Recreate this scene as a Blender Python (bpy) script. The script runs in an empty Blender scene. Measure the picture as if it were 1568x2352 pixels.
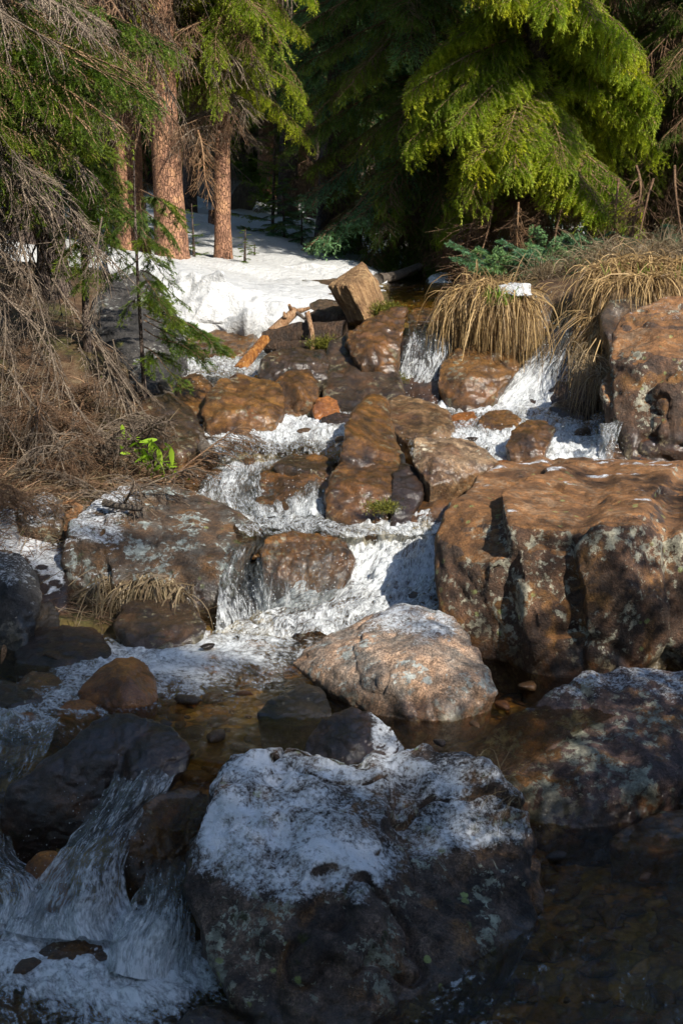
import bpy, bmesh, math, random
import numpy as np
from mathutils import Vector, Matrix, Euler

# ---------------------------------------------------------------- camera, sky, sun, exposure
scene = bpy.context.scene
COL = scene.collection
CAM_Z = 2.0
PITCH = math.radians(12.0)
cam_data = bpy.data.cameras.new('camera')
cam = bpy.data.objects.new('camera', cam_data)
COL.objects.link(cam)
cam.location = (0, 0, CAM_Z)
cam.rotation_euler = (math.radians(90) - PITCH, 0, 0)
cam_data.lens = 50
cam_data.sensor_width = 36
cam_data.sensor_fit = 'AUTO'
cam_data.clip_start = 0.05
cam_data.clip_end = 600
scene.camera = cam

SUN_H = Vector((0.62, -0.785))          # horizontal direction towards the sun
SUN_EL = math.radians(40)
sun_dir = Vector((SUN_H.x * math.cos(SUN_EL), SUN_H.y * math.cos(SUN_EL), math.sin(SUN_EL)))
world = bpy.data.worlds.new('World')
scene.world = world
world.use_nodes = True
wn = world.node_tree
wn.nodes.clear()
wo = wn.nodes.new('ShaderNodeOutputWorld')
wb = wn.nodes.new('ShaderNodeBackground')
sky = wn.nodes.new('ShaderNodeTexSky')
sky.sky_type = 'NISHITA'
sky.sun_disc = False
sky.ozone_density = 4.0
sky.sun_elevation = SUN_EL
sky.sun_rotation = math.atan2(SUN_H.x, SUN_H.y)
wb.inputs['Strength'].default_value = 0.15
wn.links.new(sky.outputs[0], wb.inputs[0])
wn.links.new(wb.outputs[0], wo.inputs[0])
sl = bpy.data.lights.new('sun', 'SUN')
sl.energy = 5.0
sl.angle = math.radians(0.5)
sl.color = (1.0, 0.94, 0.83)
so = bpy.data.objects.new('sun', sl)
so.rotation_euler = sun_dir.to_track_quat('Z', 'Y').to_euler()
so.location = (6, -6, 12)
COL.objects.link(so)
scene.view_settings.view_transform = 'Standard'
scene.view_settings.look = 'None'
scene.view_settings.gamma = 1
scene.view_settings.use_curve_mapping = False
scene.view_settings.exposure = 0.7
scene.cycles.max_bounces = 8
scene.cycles.transparent_max_bounces = 24
scene.cycles.caustics_reflective = False
scene.cycles.caustics_refractive = False
scene.cycles.use_denoising = True
scene.cycles.sample_clamp_indirect = 4

rng = np.random.default_rng(7)
random.seed(7)

# ---------------------------------------------------------------- picture geometry
# measured on the photograph at 1568 x 2352: (u, v) and a distance or a height give a point of the place
K = 0.36 / 1176
CP, SP = math.cos(PITCH), math.sin(PITCH)

def ray(u, v):
    rx = (u - 784) * K
    ry = (1176 - v) * K
    return np.array([rx, CP + ry * SP, -SP + ry * CP])

def P(u, v, Y):
    d = ray(u, v)
    return np.array([0, 0, CAM_Z]) + d * (Y / d[1])

def G(u, v, z):
    d = ray(u, v)
    return np.array([0, 0, CAM_Z]) + d * ((z - CAM_Z) / d[2])

# ---------------------------------------------------------------- noise (vectorised)
def _hash(ix, iy, iz, seed):
    h = (ix * 374761393 + iy * 668265263 + iz * 2147483647 + seed * 1274126177) & 0xffffffff
    h = ((h ^ (h >> 13)) * 1274126177) & 0xffffffff
    h = ((h ^ (h >> 16)) * 2246822519) & 0xffffffff
    return ((h ^ (h >> 15)) & 0xffffff).astype(np.float32) / 16777215.0

def vnoise(p, seed=0):
    p = np.asarray(p, dtype=np.float64)
    f = np.floor(p)
    i = f.astype(np.int64)
    t = p - f
    t = t * t * t * (t * (t * 6 - 15) + 10)
    out = 0
    for dx in (0, 1):
        wx = t[:, 0] if dx else 1 - t[:, 0]
        for dy in (0, 1):
            wy = t[:, 1] if dy else 1 - t[:, 1]
            for dz in (0, 1):
                wz = t[:, 2] if dz else 1 - t[:, 2]
                out = out + wx * wy * wz * _hash(i[:, 0] + dx, i[:, 1] + dy, i[:, 2] + dz, seed)
    return out * 2 - 1

def fbm(p, freq=1.0, octv=4, seed=0, gain=0.5, ridged=False):
    p = np.asarray(p) * freq
    a, s, n = 1.0, 0.0, 0.0
    for o in range(octv):
        v = vnoise(p + o * 17.13, seed + o)
        if ridged:
            v = 1 - 2 * np.abs(v)
        s = s + a * v
        n += a
        a *= gain
        p = p * 2.03
    return s / n

def sstep(a, b, x):
    t = np.clip((x - a) / (b - a), 0, 1)
    return t * t * (3 - 2 * t)

# ---------------------------------------------------------------- mesh helpers
def build_mesh(name, verts, faces, attrs=None, smooth=True, uv=None):
    """verts (N,3); faces (M,k) one array of equal-sided faces; attrs {name: (N,)}"""
    me = bpy.data.meshes.new(name)
    verts = np.ascontiguousarray(verts, dtype=np.float32)
    faces = np.ascontiguousarray(faces, dtype=np.int32)
    k = faces.shape[1]
    me.vertices.add(len(verts))
    me.vertices.foreach_set('co', verts.ravel())
    me.loops.add(faces.size)
    me.loops.foreach_set('vertex_index', faces.ravel())
    me.polygons.add(len(faces))
    me.polygons.foreach_set('loop_start', np.arange(0, faces.size, k, dtype=np.int32))
    me.polygons.foreach_set('loop_total', np.full(len(faces), k, dtype=np.int32))
    me.polygons.foreach_set('use_smooth', np.full(len(faces), smooth, dtype=bool))
    me.update(calc_edges=True)
    if attrs:
        for an, av in attrs.items():
            if av.ndim == 2:
                a = me.attributes.new(an, 'FLOAT_VECTOR', 'POINT')
                a.data.foreach_set('vector', np.ascontiguousarray(av, dtype=np.float32).ravel())
            else:
                a = me.attributes.new(an, 'FLOAT', 'POINT')
                a.data.foreach_set('value', np.ascontiguousarray(av, dtype=np.float32))
    return me

def link(name, me, mat=None, parent=None, loc=None):
    o = bpy.data.objects.new(name, me)
    COL.objects.link(o)
    if mat is not None and me is not None and not me.materials:
        me.materials.append(mat)
    if parent is not None:
        o.parent = parent
    if loc is not None:
        o.location = loc
    return o

def tag(o, label, cat, group=None):
    o['label'] = label
    o['category'] = cat
    if group:
        o['group'] = group
    return o

def empty(name, loc, label, cat, group=None):
    o = link(name, None, loc=loc)
    return tag(o, label, cat, group)

def grid_faces(nr, nc):
    a = np.arange(nr * nc).reshape(nr, nc)
    return np.stack([a[:-1, :-1], a[:-1, 1:], a[1:, 1:], a[1:, :-1]], -1).reshape(-1, 4)

def tubes(Pts, R, S=4, cap=False):
    """Pts (N,K,3), R (N,K) -> verts, quad faces"""
    Pts = np.asarray(Pts, float)
    N, Kk, _ = Pts.shape
    T = np.gradient(Pts, axis=1)
    T /= np.linalg.norm(T, axis=2, keepdims=True) + 1e-9
    ref = np.where(np.abs(T[:, :1, 2:3]) > 0.9, np.array([1., 0, 0]), np.array([0, 0, 1.]))
    A = np.cross(T, np.broadcast_to(ref, T.shape))
    A /= np.linalg.norm(A, axis=2, keepdims=True) + 1e-9
    B = np.cross(T, A)
    ang = np.arange(S) * 2 * math.pi / S
    V = Pts[:, :, None, :] + R[:, :, None, None] * (A[:, :, None, :] * np.cos(ang)[None, None, :, None] + B[:, :, None, :] * np.sin(ang)[None, None, :, None])
    idx = np.arange(N * Kk * S).reshape(N, Kk, S)
    nx = np.roll(idx, -1, axis=2)
    F = np.stack([idx[:, :-1], nx[:, :-1], nx[:, 1:], idx[:, 1:]], -1).reshape(-1, 4)
    return V.reshape(-1, 3), F

def join(parts):
    vs, fs, n = [], [], 0
    for v, f in parts:
        vs.append(v)
        fs.append(f + n)
        n += len(v)
    return np.concatenate(vs), np.concatenate(fs)

def as_tris(F):
    if F.shape[1] == 3:
        return F
    return np.concatenate([F[:, [0, 1, 2]], F[:, [0, 2, 3]]])

# ---------------------------------------------------------------- materials
class NT:
    def __init__(s, name):
        s.m = bpy.data.materials.new(name)
        s.m.use_nodes = True
        s.t = s.m.node_tree
        s.t.nodes.clear()
        s.out = s.t.nodes.new('ShaderNodeOutputMaterial')
    def n(s, typ, **kw):
        nd = s.t.nodes.new(typ)
        for k, v in kw.items():
            if k.startswith('i_'):
                nd.inputs[k[2:].replace('_', ' ')].default_value = v
            else:
                setattr(nd, k, v)
        return nd
    def l(s, a, b):
        s.t.links.new(a, b)
    def coords(s):
        return s.n('ShaderNodeTexCoord').outputs['Object']
    def noise(s, vec, scale, detail=6, rough=0.55, dist=0.0):
        nd = s.n('ShaderNodeTexNoise')
        nd.inputs['Scale'].default_value = scale
        nd.inputs['Detail'].default_value = detail
        nd.inputs['Roughness'].default_value = rough
        nd.inputs['Distortion'].default_value = dist
        if vec is not None:
            s.l(vec, nd.inputs['Vector'])
        return nd.outputs['Fac']
    def vor(s, vec, scale, feature='F1', out='Distance', rand=1.0):
        nd = s.n('ShaderNodeTexVoronoi', feature=feature)
        nd.inputs['Scale'].default_value = scale
        nd.inputs['Randomness'].default_value = rand
        s.l(vec, nd.inputs['Vector'])
        return nd.outputs[out]
    def rmp(s, fac, stops, interp='LINEAR'):
        nd = s.n('ShaderNodeValToRGB')
        cr = nd.color_ramp
        cr.interpolation = interp
        while len(cr.elements) < len(stops):
            cr.elements.new(0.5)
        for e, (p, c) in zip(cr.elements, stops):
            e.position = p
            if isinstance(c, (int, float)):
                c = (c, c, c)
            e.color = (*c, 1)
        s.l(fac, nd.inputs[0])
        return nd.outputs[0]
    def math(s, op, a, b=None, c=None, clamp=False):
        nd = s.n('ShaderNodeMath', operation=op, use_clamp=clamp)
        for i, x in enumerate((a, b, c)):
            if x is None:
                continue
            if isinstance(x, (int, float)):
                nd.inputs[i].default_value = x
            else:
                s.l(x, nd.inputs[i])
        return nd.outputs[0]
    def mix(s, fac, a, b, mode='MIX'):
        nd = s.n('ShaderNodeMix', data_type='RGBA', blend_type=mode)
        for k, x in ((0, fac), (6, a), (7, b)):
            if isinstance(x, (int, float)):
                nd.inputs[k].default_value = x
            elif isinstance(x, tuple):
                nd.inputs[k].default_value = (*x, 1)
            else:
                s.l(x, nd.inputs[k])
        return nd.outputs[2]
    def attr(s, name, out='Fac'):
        nd = s.n('ShaderNodeAttribute', attribute_name=name)
        return nd.outputs[out]
    def vscale(s, vec, sc):
        nd = s.n('ShaderNodeVectorMath', operation='MULTIPLY')
        nd.inputs[1].default_value = sc
        s.l(vec, nd.inputs[0])
        return nd.outputs[0]
    def bump(s, h, strength, dist, normal=None):
        nd = s.n('ShaderNodeBump')
        
        if isinstance(strength, (int, float)):
            nd.inputs['Strength'].default_value = strength
        else:
            s.l(strength, nd.inputs['Strength'])
        nd.inputs['Distance'].default_value = dist
        s.l(h, nd.inputs['Height'])
        if normal is not None:
            s.l(normal, nd.inputs['Normal'])
        return nd.outputs[0]
    def bsdf(s, col, rough=0.7, normal=None, spec=0.5, sub=0.0):
        nd = s.n('ShaderNodeBsdfPrincipled')
        for k, x in (('Base Color', col), ('Roughness', rough), ('Specular IOR Level', spec)):
            if isinstance(x, tuple):
                nd.inputs[k].default_value = (*x, 1)
            elif isinstance(x, (int, float)):
                nd.inputs[k].default_value = x
            else:
                s.l(x, nd.inputs[k])
        if normal is not None:
            s.l(normal, nd.inputs['Normal'])
        if sub:
            nd.inputs['Subsurface Weight'].default_value = sub
            nd.inputs['Subsurface Radius'].default_value = (0.05, 0.05, 0.06)
            nd.inputs['Subsurface Scale'].default_value = 0.5
        return nd
    def done(s, shader):
        s.l(shader if not hasattr(shader, 'outputs') else shader.outputs[0], s.out.inputs[0])
        return s.m

def rock_material(name, c1, c2, c3, lichen=0.3, lichen_col=(0.30, 0.31, 0.24), moss=0.0, wet=0.0, grain=0.35, rust=0.0, strata=0.0, spots=0.0, top=None):
    t = NT(name)
    v = t.coords()
    col = t.rmp(t.noise(v, 5.0, 9, 0.68, 0.8), [(0.38, c1), (0.60, c2)])
    m2 = t.rmp(t.noise(v, 11.0, 8, 0.65), [(0.46, 0.0), (0.60, 1.0)])
    col = t.mix(t.math('MULTIPLY', m2, 0.65), col, c3)
    if strata:
        ws = t.vscale(v, (2.0, 2.0, 1.0))
        st = t.noise(t.vscale(v, (26.0, 26.0, 5.0)), 1.0, 6, 0.6, 1.2)
        col = t.mix(t.math('MULTIPLY', t.rmp(st, [(0.42, 0.0), (0.60, 1.0)]), strata), col, tuple(x * 0.45 for x in c1))
    if rust:
        rm = t.rmp(t.noise(v, 6.5, 6, 0.6, 0.5), [(0.52, 0.0), (0.66, 1.0)])
        col = t.mix(t.math('MULTIPLY', rm, rust), col, (0.27, 0.125, 0.03))
    nz = None
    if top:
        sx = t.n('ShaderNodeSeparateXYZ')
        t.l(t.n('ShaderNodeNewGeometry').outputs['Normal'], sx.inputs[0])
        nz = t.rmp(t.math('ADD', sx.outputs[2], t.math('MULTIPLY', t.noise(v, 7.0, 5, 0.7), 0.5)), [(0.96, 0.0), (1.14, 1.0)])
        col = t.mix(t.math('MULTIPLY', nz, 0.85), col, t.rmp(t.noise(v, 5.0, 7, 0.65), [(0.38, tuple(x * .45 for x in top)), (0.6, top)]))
    gr = t.noise(v, 150.0, 3, 0.8)
    gr2 = t.noise(v, 55.0, 5, 0.75)
    gm = t.math('MULTIPLY', t.rmp(gr, [(0.38, 0.45), (0.62, 1.45)]), t.rmp(gr2, [(0.35, 0.65), (0.65, 1.3)]))
    col = t.mix(grain * 2 if grain < 0.5 else 1.0, col, gm, 'MULTIPLY')
    rough = t.rmp(gr2, [(0.3, 0.55), (0.7, 0.85)])
    if lichen:
        ln = t.math('ADD', t.noise(v, 30.0, 9, 0.72, 0.3), t.math('MULTIPLY', t.noise(v, 5.3, 3), 0.75))
        lm = t.rmp(ln, [(1.01 - 0.12 * lichen, 0.0), (1.05 - 0.12 * lichen, 1.0)])
        lc = t.rmp(t.noise(v, 40.0, 4), [(0.4, tuple(x * 0.7 for x in lichen_col)), (0.6, tuple(min(1, x * 1.35) for x in lichen_col))])
        lf = t.math('MULTIPLY', lm, 0.85)
        if nz is not None:
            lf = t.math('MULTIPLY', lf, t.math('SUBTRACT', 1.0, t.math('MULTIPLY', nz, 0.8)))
        col = t.mix(lf, col, lc)
    if spots:
        sp = t.vor(v, 15.0)
        keep = t.rmp(t.noise(v, 3.1, 2), [(0.52, 0.0), (0.56, 1.0)])
        sm = t.math('MULTIPLY', t.rmp(t.math('ADD', sp, t.math('MULTIPLY', gr2, 0.25)), [(0.27, 1.0), (0.31, 0.0)]), keep)
        col = t.mix(t.math('MULTIPLY', sm, spots), col, (0.30, 0.36, 0.12))
    wa = t.attr('wet')
    wm = t.math('MAXIMUM', wa, wet)
    if moss:
        mm = t.rmp(t.noise(v, 9.0, 7, 0.68), [(0.66 - 0.17 * moss, 0.0), (0.72 - 0.17 * moss, 1.0)])
        mc = t.rmp(t.noise(v, 60.0, 4), [(0.35, (0.010, 0.012, 0.004)), (0.58, (0.04, 0.045, 0.010)), (0.78, (0.15, 0.12, 0.02))])
        col = t.mix(t.math('MULTIPLY', mm, 0.9), col, mc)
        rough = t.math('MAXIMUM', rough, t.math('MULTIPLY', mm, 0.9))
    dk = t.mix(wm, (1, 1, 1), (0.60, 0.49, 0.37))
    col = t.mix(1.0, col, dk, 'MULTIPLY')
    col = t.mix(0.8, col, t.rmp(t.noise(v, 14.0, 8, 0.75, 0.5), [(0.36, 0.30), (0.50, 0.95), (0.66, 1.55)]), 'MULTIPLY')
    wr = t.rmp(t.noise(v, 30.0, 4), [(0.35, 0.30), (0.65, 0.55)])
    rough = t.math('ADD', t.math('MULTIPLY', rough, t.math('SUBTRACT', 1.0, wm)), t.math('MULTIPLY', wr, wm))
    # dusting of snow
    sa = t.attr('snow')
    sn = t.math('ADD', t.math('MULTIPLY', t.noise(v, 75.0, 7, 0.8), 1.0), t.math('MULTIPLY', t.noise(v, 17.0, 5, 0.7), 0.55))
    sf = t.math('MULTIPLY', t.math('SUBTRACT', t.math('ADD', t.math('MULTIPLY', sa, 0.66), sn), 1.25), 5.5, clamp=True)
    sf = t.math('MULTIPLY', sf, t.math('GREATER_THAN', sa, 0.02))
    col = t.mix(sf, col, (0.80, 0.82, 0.85))
    rough = t.math('MAXIMUM', rough, t.math('MULTIPLY', sf, 0.75))
    h = t.math('ADD', t.math('MULTIPLY', gr2, 0.6), t.math('MULTIPLY', gr, 0.35))
    h = t.math('ADD', h, t.math('MULTIPLY', t.noise(v, 18.0, 8, 0.65), 1.4))
    h = t.math('ADD', h, t.math('MULTIPLY', sf, 0.5))
    b = t.bump(h, 0.75, 0.03)
    b = t.bump(t.noise(v, 105.0, 5, 0.75), t.math('MULTIPLY', wm, 1.0), 0.009, b)
    sh = t.bsdf(col, rough, b, 0.4)
    sh.inputs['Coat Roughness'].default_value = 0.13
    sh.inputs['Coat IOR'].default_value = 1.45
    t.l(t.math('MULTIPLY', wm, 0.75), sh.inputs['Coat Weight'])
    t.l(t.bump(t.noise(v, 60.0, 4, 0.7), 0.40, 0.012), sh.inputs['Coat Normal'])
    return t.done(sh)

BROWN = (0.115, 0.060, 0.030); RUST = (0.24, 0.095, 0.035); DARK = (0.035, 0.025, 0.02)
GREY = (0.20, 0.19, 0.17); TAN = (0.34, 0.25, 0.17); OCHRE = (0.28, 0.17, 0.06)
M = {}
M['snowrock'] = rock_material('frosted_grey_rock', (0.05, 0.035, 0.028), (0.22, 0.15, 0.11), (0.028, 0.022, 0.02), lichen=0.3, moss=0.35, grain=0.45, rust=0.6, strata=0.5, spots=0.8)
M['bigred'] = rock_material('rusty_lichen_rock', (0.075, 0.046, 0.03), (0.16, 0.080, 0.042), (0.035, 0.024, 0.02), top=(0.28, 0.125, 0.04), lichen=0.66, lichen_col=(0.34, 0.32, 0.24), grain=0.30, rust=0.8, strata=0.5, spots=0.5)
M['granite'] = rock_material('pale_granite', (0.24, 0.19, 0.15), (0.48, 0.30, 0.19), (0.13, 0.13, 0.12), lichen=0.45, lichen_col=(0.35, 0.38, 0.36), grain=0.5, rust=0.15)
M['purple'] = rock_material('spotted_purple_rock', (0.085, 0.055, 0.050), (0.15, 0.09, 0.07), (0.04, 0.03, 0.03), lichen=0.75, lichen_col=(0.27, 0.27, 0.21), grain=0.35, rust=0.75)
M['orange'] = rock_material('smooth_orange_rock', (0.42, 0.17, 0.04), (0.62, 0.27, 0.06), (0.28, 0.11, 0.03), lichen=0.0, wet=0.45, grain=0.2)
M['slab'] = rock_material('brown_grey_rock', (0.045, 0.029, 0.018), (0.10, 0.058, 0.032), (0.11, 0.10, 0.085), lichen=0.45, lichen_col=(0.26, 0.29, 0.27), moss=0.35, grain=0.35, rust=0.35, spots=0.4)
M['darkwet'] = rock_material('dark_wet_rock', (0.045, 0.030, 0.024), (0.085, 0.05, 0.035), (0.025, 0.018, 0.015), lichen=0.0, moss=0.2, wet=0.9, grain=0.3, rust=0.3)
M['brownwet'] = rock_material('brown_wet_rock', (0.095, 0.052, 0.018), (0.38, 0.20, 0.05), (0.035, 0.022, 0.014), lichen=0.12, moss=0.15, wet=0.8, grain=0.35, rust=0.7)
M['goldwet'] = rock_material('golden_wet_rock', (0.18, 0.09, 0.03), (0.44, 0.25, 0.07), (0.08, 0.05, 0.03), lichen=0.1, moss=0.1, wet=0.7, grain=0.4, rust=0.7)
M['twotone'] = rock_material('cream_brown_rock', (0.16, 0.085, 0.04), (0.50, 0.36, 0.22), (0.06, 0.04, 0.03), lichen=0.35, lichen_col=(0.5, 0.46, 0.36), moss=0.1, wet=0.45, grain=0.4, rust=0.5)
M['mossrock'] = rock_material('mossy_rock', (0.07, 0.045, 0.025), (0.13, 0.085, 0.045), (0.03, 0.022, 0.015), lichen=0.2, moss=0.5, wet=0.5, grain=0.35, rust=0.3)
M['greyrock'] = rock_material('grey_rock', (0.025, 0.023, 0.022), (0.075, 0.066, 0.058), (0.015, 0.013, 0.013), lichen=0.12, lichen_col=(.2, .2, .18), moss=0.3, grain=0.45)
M['snowy'] = rock_material('old_snow_on_rock', (0.1, 0.08, 0.06), (0.16, 0.13, 0.1), (0.05, 0.04, 0.03), lichen=0.3, moss=0.3)

def snow_material():
    t = NT('old_snow')
    v = t.coords()
    dirt = t.rmp(t.noise(v, 9.0, 8, 0.75, 0.5), [(0.55, 0.0), (0.78, 0.55)])
    fine = t.rmp(t.noise(v, 75.0, 5, 0.7), [(0.62, 0.0), (0.71, 0.8)])
    col = t.mix(dirt, (0.48, 0.48, 0.475), (0.55, 0.50, 0.43))
    col = t.mix(fine, col, (0.22, 0.17, 0.12))
    h = t.math('ADD', t.math('MULTIPLY', t.noise(v, 22.0, 6, 0.6), 1.0), t.math('MULTIPLY', t.noise(v, 90.0, 4, 0.6), 0.3))
    return t.done(t.bsdf(col, 0.6, t.bump(h, 0.8, 0.04), 0.3))
M['snow'] = snow_material()

def ground_material():
    t = NT('forest_floor')
    v = t.coords()
    col = t.rmp(t.noise(v, 7.0, 9, 0.7, 0.4), [(0.35, (0.035, 0.022, 0.014)), (0.52, (0.10, 0.055, 0.028)), (0.66, (0.17, 0.12, 0.07))])
    mm = t.rmp(t.noise(v, 2.6, 5, 0.6), [(0.52, 0.0), (0.64, 1.0)])
    col = t.mix(t.math('MULTIPLY', mm, 0.6), col, t.rmp(t.noise(v, 45.0, 4), [(0.4, (0.02, 0.03, 0.006)), (0.65, (0.10, 0.11, 0.02))]))
    fib = t.noise(t.vscale(v, (1.0, 1.0, 1.0)), 130.0, 5, 0.85, 1.5)
    col = t.mix(0.85, col, t.rmp(fib, [(0.35, 0.25), (0.65, 1.7)]), 'MULTIPLY')
    bed = t.attr('bed')
    pv = t.vor(v, 13.0, out='Color')
    pn = t.n('ShaderNodeSeparateColor')
    t.l(pv, pn.inputs[0])
    pc = t.rmp(pn.outputs[0], [(0.0, (0.20, 0.11, 0.03)), (0.35, (0.46, 0.26, 0.07)), (0.6, (0.20, 0.16, 0.055)), (0.85, (0.52, 0.34, 0.11)), (1.0, (0.05, 0.045, 0.02))])
    pd = t.rmp(t.vor(v, 13.0, feature='DISTANCE_TO_EDGE'), [(0.0, 0.6), (0.12, 1.0)])
    pc = t.mix(1.0, pc, pd, 'MULTIPLY')
    pc = t.mix(0.8, pc, t.rmp(t.noise(v, 38.0, 6, 0.7), [(0.3, 0.35), (0.7, 1.6)]), 'MULTIPLY')
    col = t.mix(bed, col, pc)
    sa = t.attr('snow')
    sn = t.math('ADD', t.noise(v, 45.0, 6, 0.75), t.math('MULTIPLY', t.noise(v, 9.0, 4, 0.6), 0.6))
    sf = t.math('MULTIPLY', t.math('SUBTRACT', t.math('ADD', t.math('MULTIPLY', sa, 0.8), sn), 1.22), 9.0, clamp=True)
    sf = t.math('MULTIPLY', sf, t.math('GREATER_THAN', sa, 0.02))
    col = t.mix(sf, col, (0.80, 0.82, 0.85))
    h = t.math('ADD', t.math('MULTIPLY', fib, 0.5), t.math('MULTIPLY', t.noise(v, 24.0, 8, 0.7), 1.5))
    return t.done(t.bsdf(col, 0.85, t.bump(h, 0.8, 0.03), 0.3))
M['ground'] = ground_material()

def water_material(name, stretch, tint=(0.88, 0.75, 0.50), fscale=26.0, veil=0.12, bump=0.5, broken=False):
    """flow coordinates are stored per vertex: x across, y along the flow, both in metres"""
    t = NT(name)
    fl = t.attr('flow', 'Vector')
    fa = t.attr('foam')
    sv = t.vscale(fl, (1.0, 1.0 / stretch, 1.0))
    n1 = t.noise(sv, fscale, 7, 0.68, 0.9)
    n2 = t.noise(sv, fscale * 3.6, 4, 0.7, 0.4)
    n3 = t.noise(sv, fscale * 0.3, 3, 0.5, 0.5)
    nn = t.math('ADD', t.math('ADD', t.math('MULTIPLY', n1, 1.15), t.math('MULTIPLY', n2, 0.95)), t.math('MULTIPLY', n3, 0.5))
    nn = t.math('SUBTRACT', nn, 1.3)
    k = t.math('MULTIPLY', t.math('SUBTRACT', t.math('ADD', t.math('MULTIPLY', fa, 0.70), nn), 0.48), 2.2, clamp=True)
    k = t.math('MULTIPLY', k, t.math('GREATER_THAN', fa, 0.01))
    v = t.coords()
    h = t.math('ADD', t.math('MULTIPLY', n1, 1.0), t.math('MULTIPLY', n2, 0.45))
    h = t.math('ADD', h, t.math('MULTIPLY', t.noise(sv, 7.0, 4, 0.55, 0.8), 1.6))
    b = t.bump(h, bump, 0.02)
    fr = t.n('ShaderNodeFresnel', i_IOR=1.33)
    t.l(b, fr.inputs['Normal'])
    tr = t.n('ShaderNodeBsdfTransparent')
    tr.inputs[0].default_value = (*tint, 1)
    df = t.n('ShaderNodeBsdfDiffuse')
    df.inputs[0].default_value = (0.5, 0.55, 0.55, 1)
    mx0 = t.n('ShaderNodeMixShader')
    mx0.inputs[0].default_value = veil
    t.l(tr.outputs[0], mx0.inputs[1]); t.l(df.outputs[0], mx0.inputs[2])
    gl = t.n('ShaderNodeBsdfGlossy')
    gl.inputs['Roughness'].default_value = 0.06
    gl.inputs['Color'].default_value = (1, 1, 1, 1)
    t.l(b, gl.inputs['Normal'])
    mx = t.n('ShaderNodeMixShader')
    t.l(fr.outputs[0], mx.inputs[0]); t.l(mx0.outputs[0], mx.inputs[1]); t.l(gl.outputs[0], mx.inputs[2])
    d2 = t.bsdf(t.rmp(n2, [(0.3, (0.62, 0.66, 0.69)), (0.6, (0.86, 0.88, 0.89))]), 0.14, b, 0.8)
    tl = t.n('ShaderNodeBsdfTranslucent')
    tl.inputs[0].default_value = (0.8, 0.84, 0.86, 1)
    m2 = t.n('ShaderNodeMixShader')
    m2.inputs[0].default_value = 0.25
    t.l(d2.outputs[0], m2.inputs[1]); t.l(tl.outputs[0], m2.inputs[2])
    m3 = t.n('ShaderNodeMixShader')
    t.l(k, m3.inputs[0]); t.l(mx.outputs[0], m3.inputs[1]); t.l(m2.outputs[0], m3.inputs[2])
    if not broken:
        return t.done(m3)
    # falling water tears into strands with open gaps between them
    cov = t.math('MULTIPLY', t.math('SUBTRACT', t.math('ADD', t.math('MULTIPLY', fa, 0.8), nn), 0.22), 5.0, clamp=True)
    cov = t.math('MULTIPLY', cov, t.math('GREATER_THAN', fa, 0.005))
    gap = t.n('ShaderNodeBsdfTransparent')
    m4 = t.n('ShaderNodeMixShader')
    t.l(cov, m4.inputs[0]); t.l(gap.outputs[0], m4.inputs[1]); t.l(m3.outputs[0], m4.inputs[2])
    return t.done(m4)
M['pool'] = water_material('pool_water', 1.8, fscale=20.0, veil=0.0, bump=0.45)
M['rapid'] = water_material('rapid_water', 2.4, fscale=34.0, veil=0.0, bump=0.8)
M['fall'] = water_material('falling_water', 4.5, tint=(0.85, 0.88, 0.88), fscale=46.0, veil=0.03, bump=0.9, broken=True)

def drop_material():
    t = NT('water_drop')
    return t.done(t.bsdf((0.85, 0.88, 0.9), 0.12, None, 0.8))
M['drop'] = drop_material()

def needle_material(name, c1, c2, c3, trans=0.35):
    t = NT(name)
    oi = t.n('ShaderNodeObjectInfo')
    tip = t.attr('tip')
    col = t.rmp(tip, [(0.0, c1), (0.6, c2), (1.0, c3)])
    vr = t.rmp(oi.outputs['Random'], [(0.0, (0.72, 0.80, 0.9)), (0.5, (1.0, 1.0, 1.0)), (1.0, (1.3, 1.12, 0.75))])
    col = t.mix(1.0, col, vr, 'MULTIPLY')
    d = t.bsdf(col, 0.5, None, 0.35)
    tl = t.n('ShaderNodeBsdfTranslucent')
    t.l(t.mix(1.0, col, (1.5, 1.6, 0.6), 'MULTIPLY'), tl.inputs[0])
    m = t.n('ShaderNodeMixShader')
    m.inputs[0].default_value = trans
    t.l(d.outputs[0], m.inputs[1]); t.l(tl.outputs[0], m.inputs[2])
    return t.done(m)
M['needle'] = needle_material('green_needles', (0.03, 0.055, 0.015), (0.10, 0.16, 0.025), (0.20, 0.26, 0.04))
M['needle_lit'] = needle_material('sunlit_yellow_green_needles', (0.10, 0.14, 0.02), (0.24, 0.31, 0.03), (0.42, 0.45, 0.05), 0.45)  # brighter copy of the needles, sunlit look put into the colour
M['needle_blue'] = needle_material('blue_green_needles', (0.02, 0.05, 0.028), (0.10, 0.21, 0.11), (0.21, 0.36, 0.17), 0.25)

def bark_material(name, c1, c2, c3, sc=26.0):
    t = NT(name)
    v = t.coords()
    w = t.vscale(v, (1.0, 1.0, 0.45))
    e = t.vor(w, sc * 1.6, feature='DISTANCE_TO_EDGE')
    crack = t.rmp(t.math('ADD', e, t.math('MULTIPLY', t.noise(v, 40.0, 4, 0.7), 0.3)), [(0.12, 0.0), (0.28, 1.0)])
    col = t.rmp(t.noise(v, 9.0, 6, 0.65), [(0.35, c1), (0.5, c2), (0.68, c3)])
    col = t.mix(0.75, col, t.rmp(t.noise(v, 70.0, 5, 0.8), [(0.3, 0.4), (0.7, 1.5)]), 'MULTIPLY')
    col = t.mix(1.0, col, t.rmp(crack, [(0.0, 0.6), (1.0, 1.0)]), 'MULTIPLY')
    h = t.math('ADD', crack, t.math('MULTIPLY', t.noise(v, 50.0, 5, 0.7), 0.7))
    return t.done(t.bsdf(col, 0.85, t.bump(h, 0.9, 0.015), 0.25))
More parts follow.
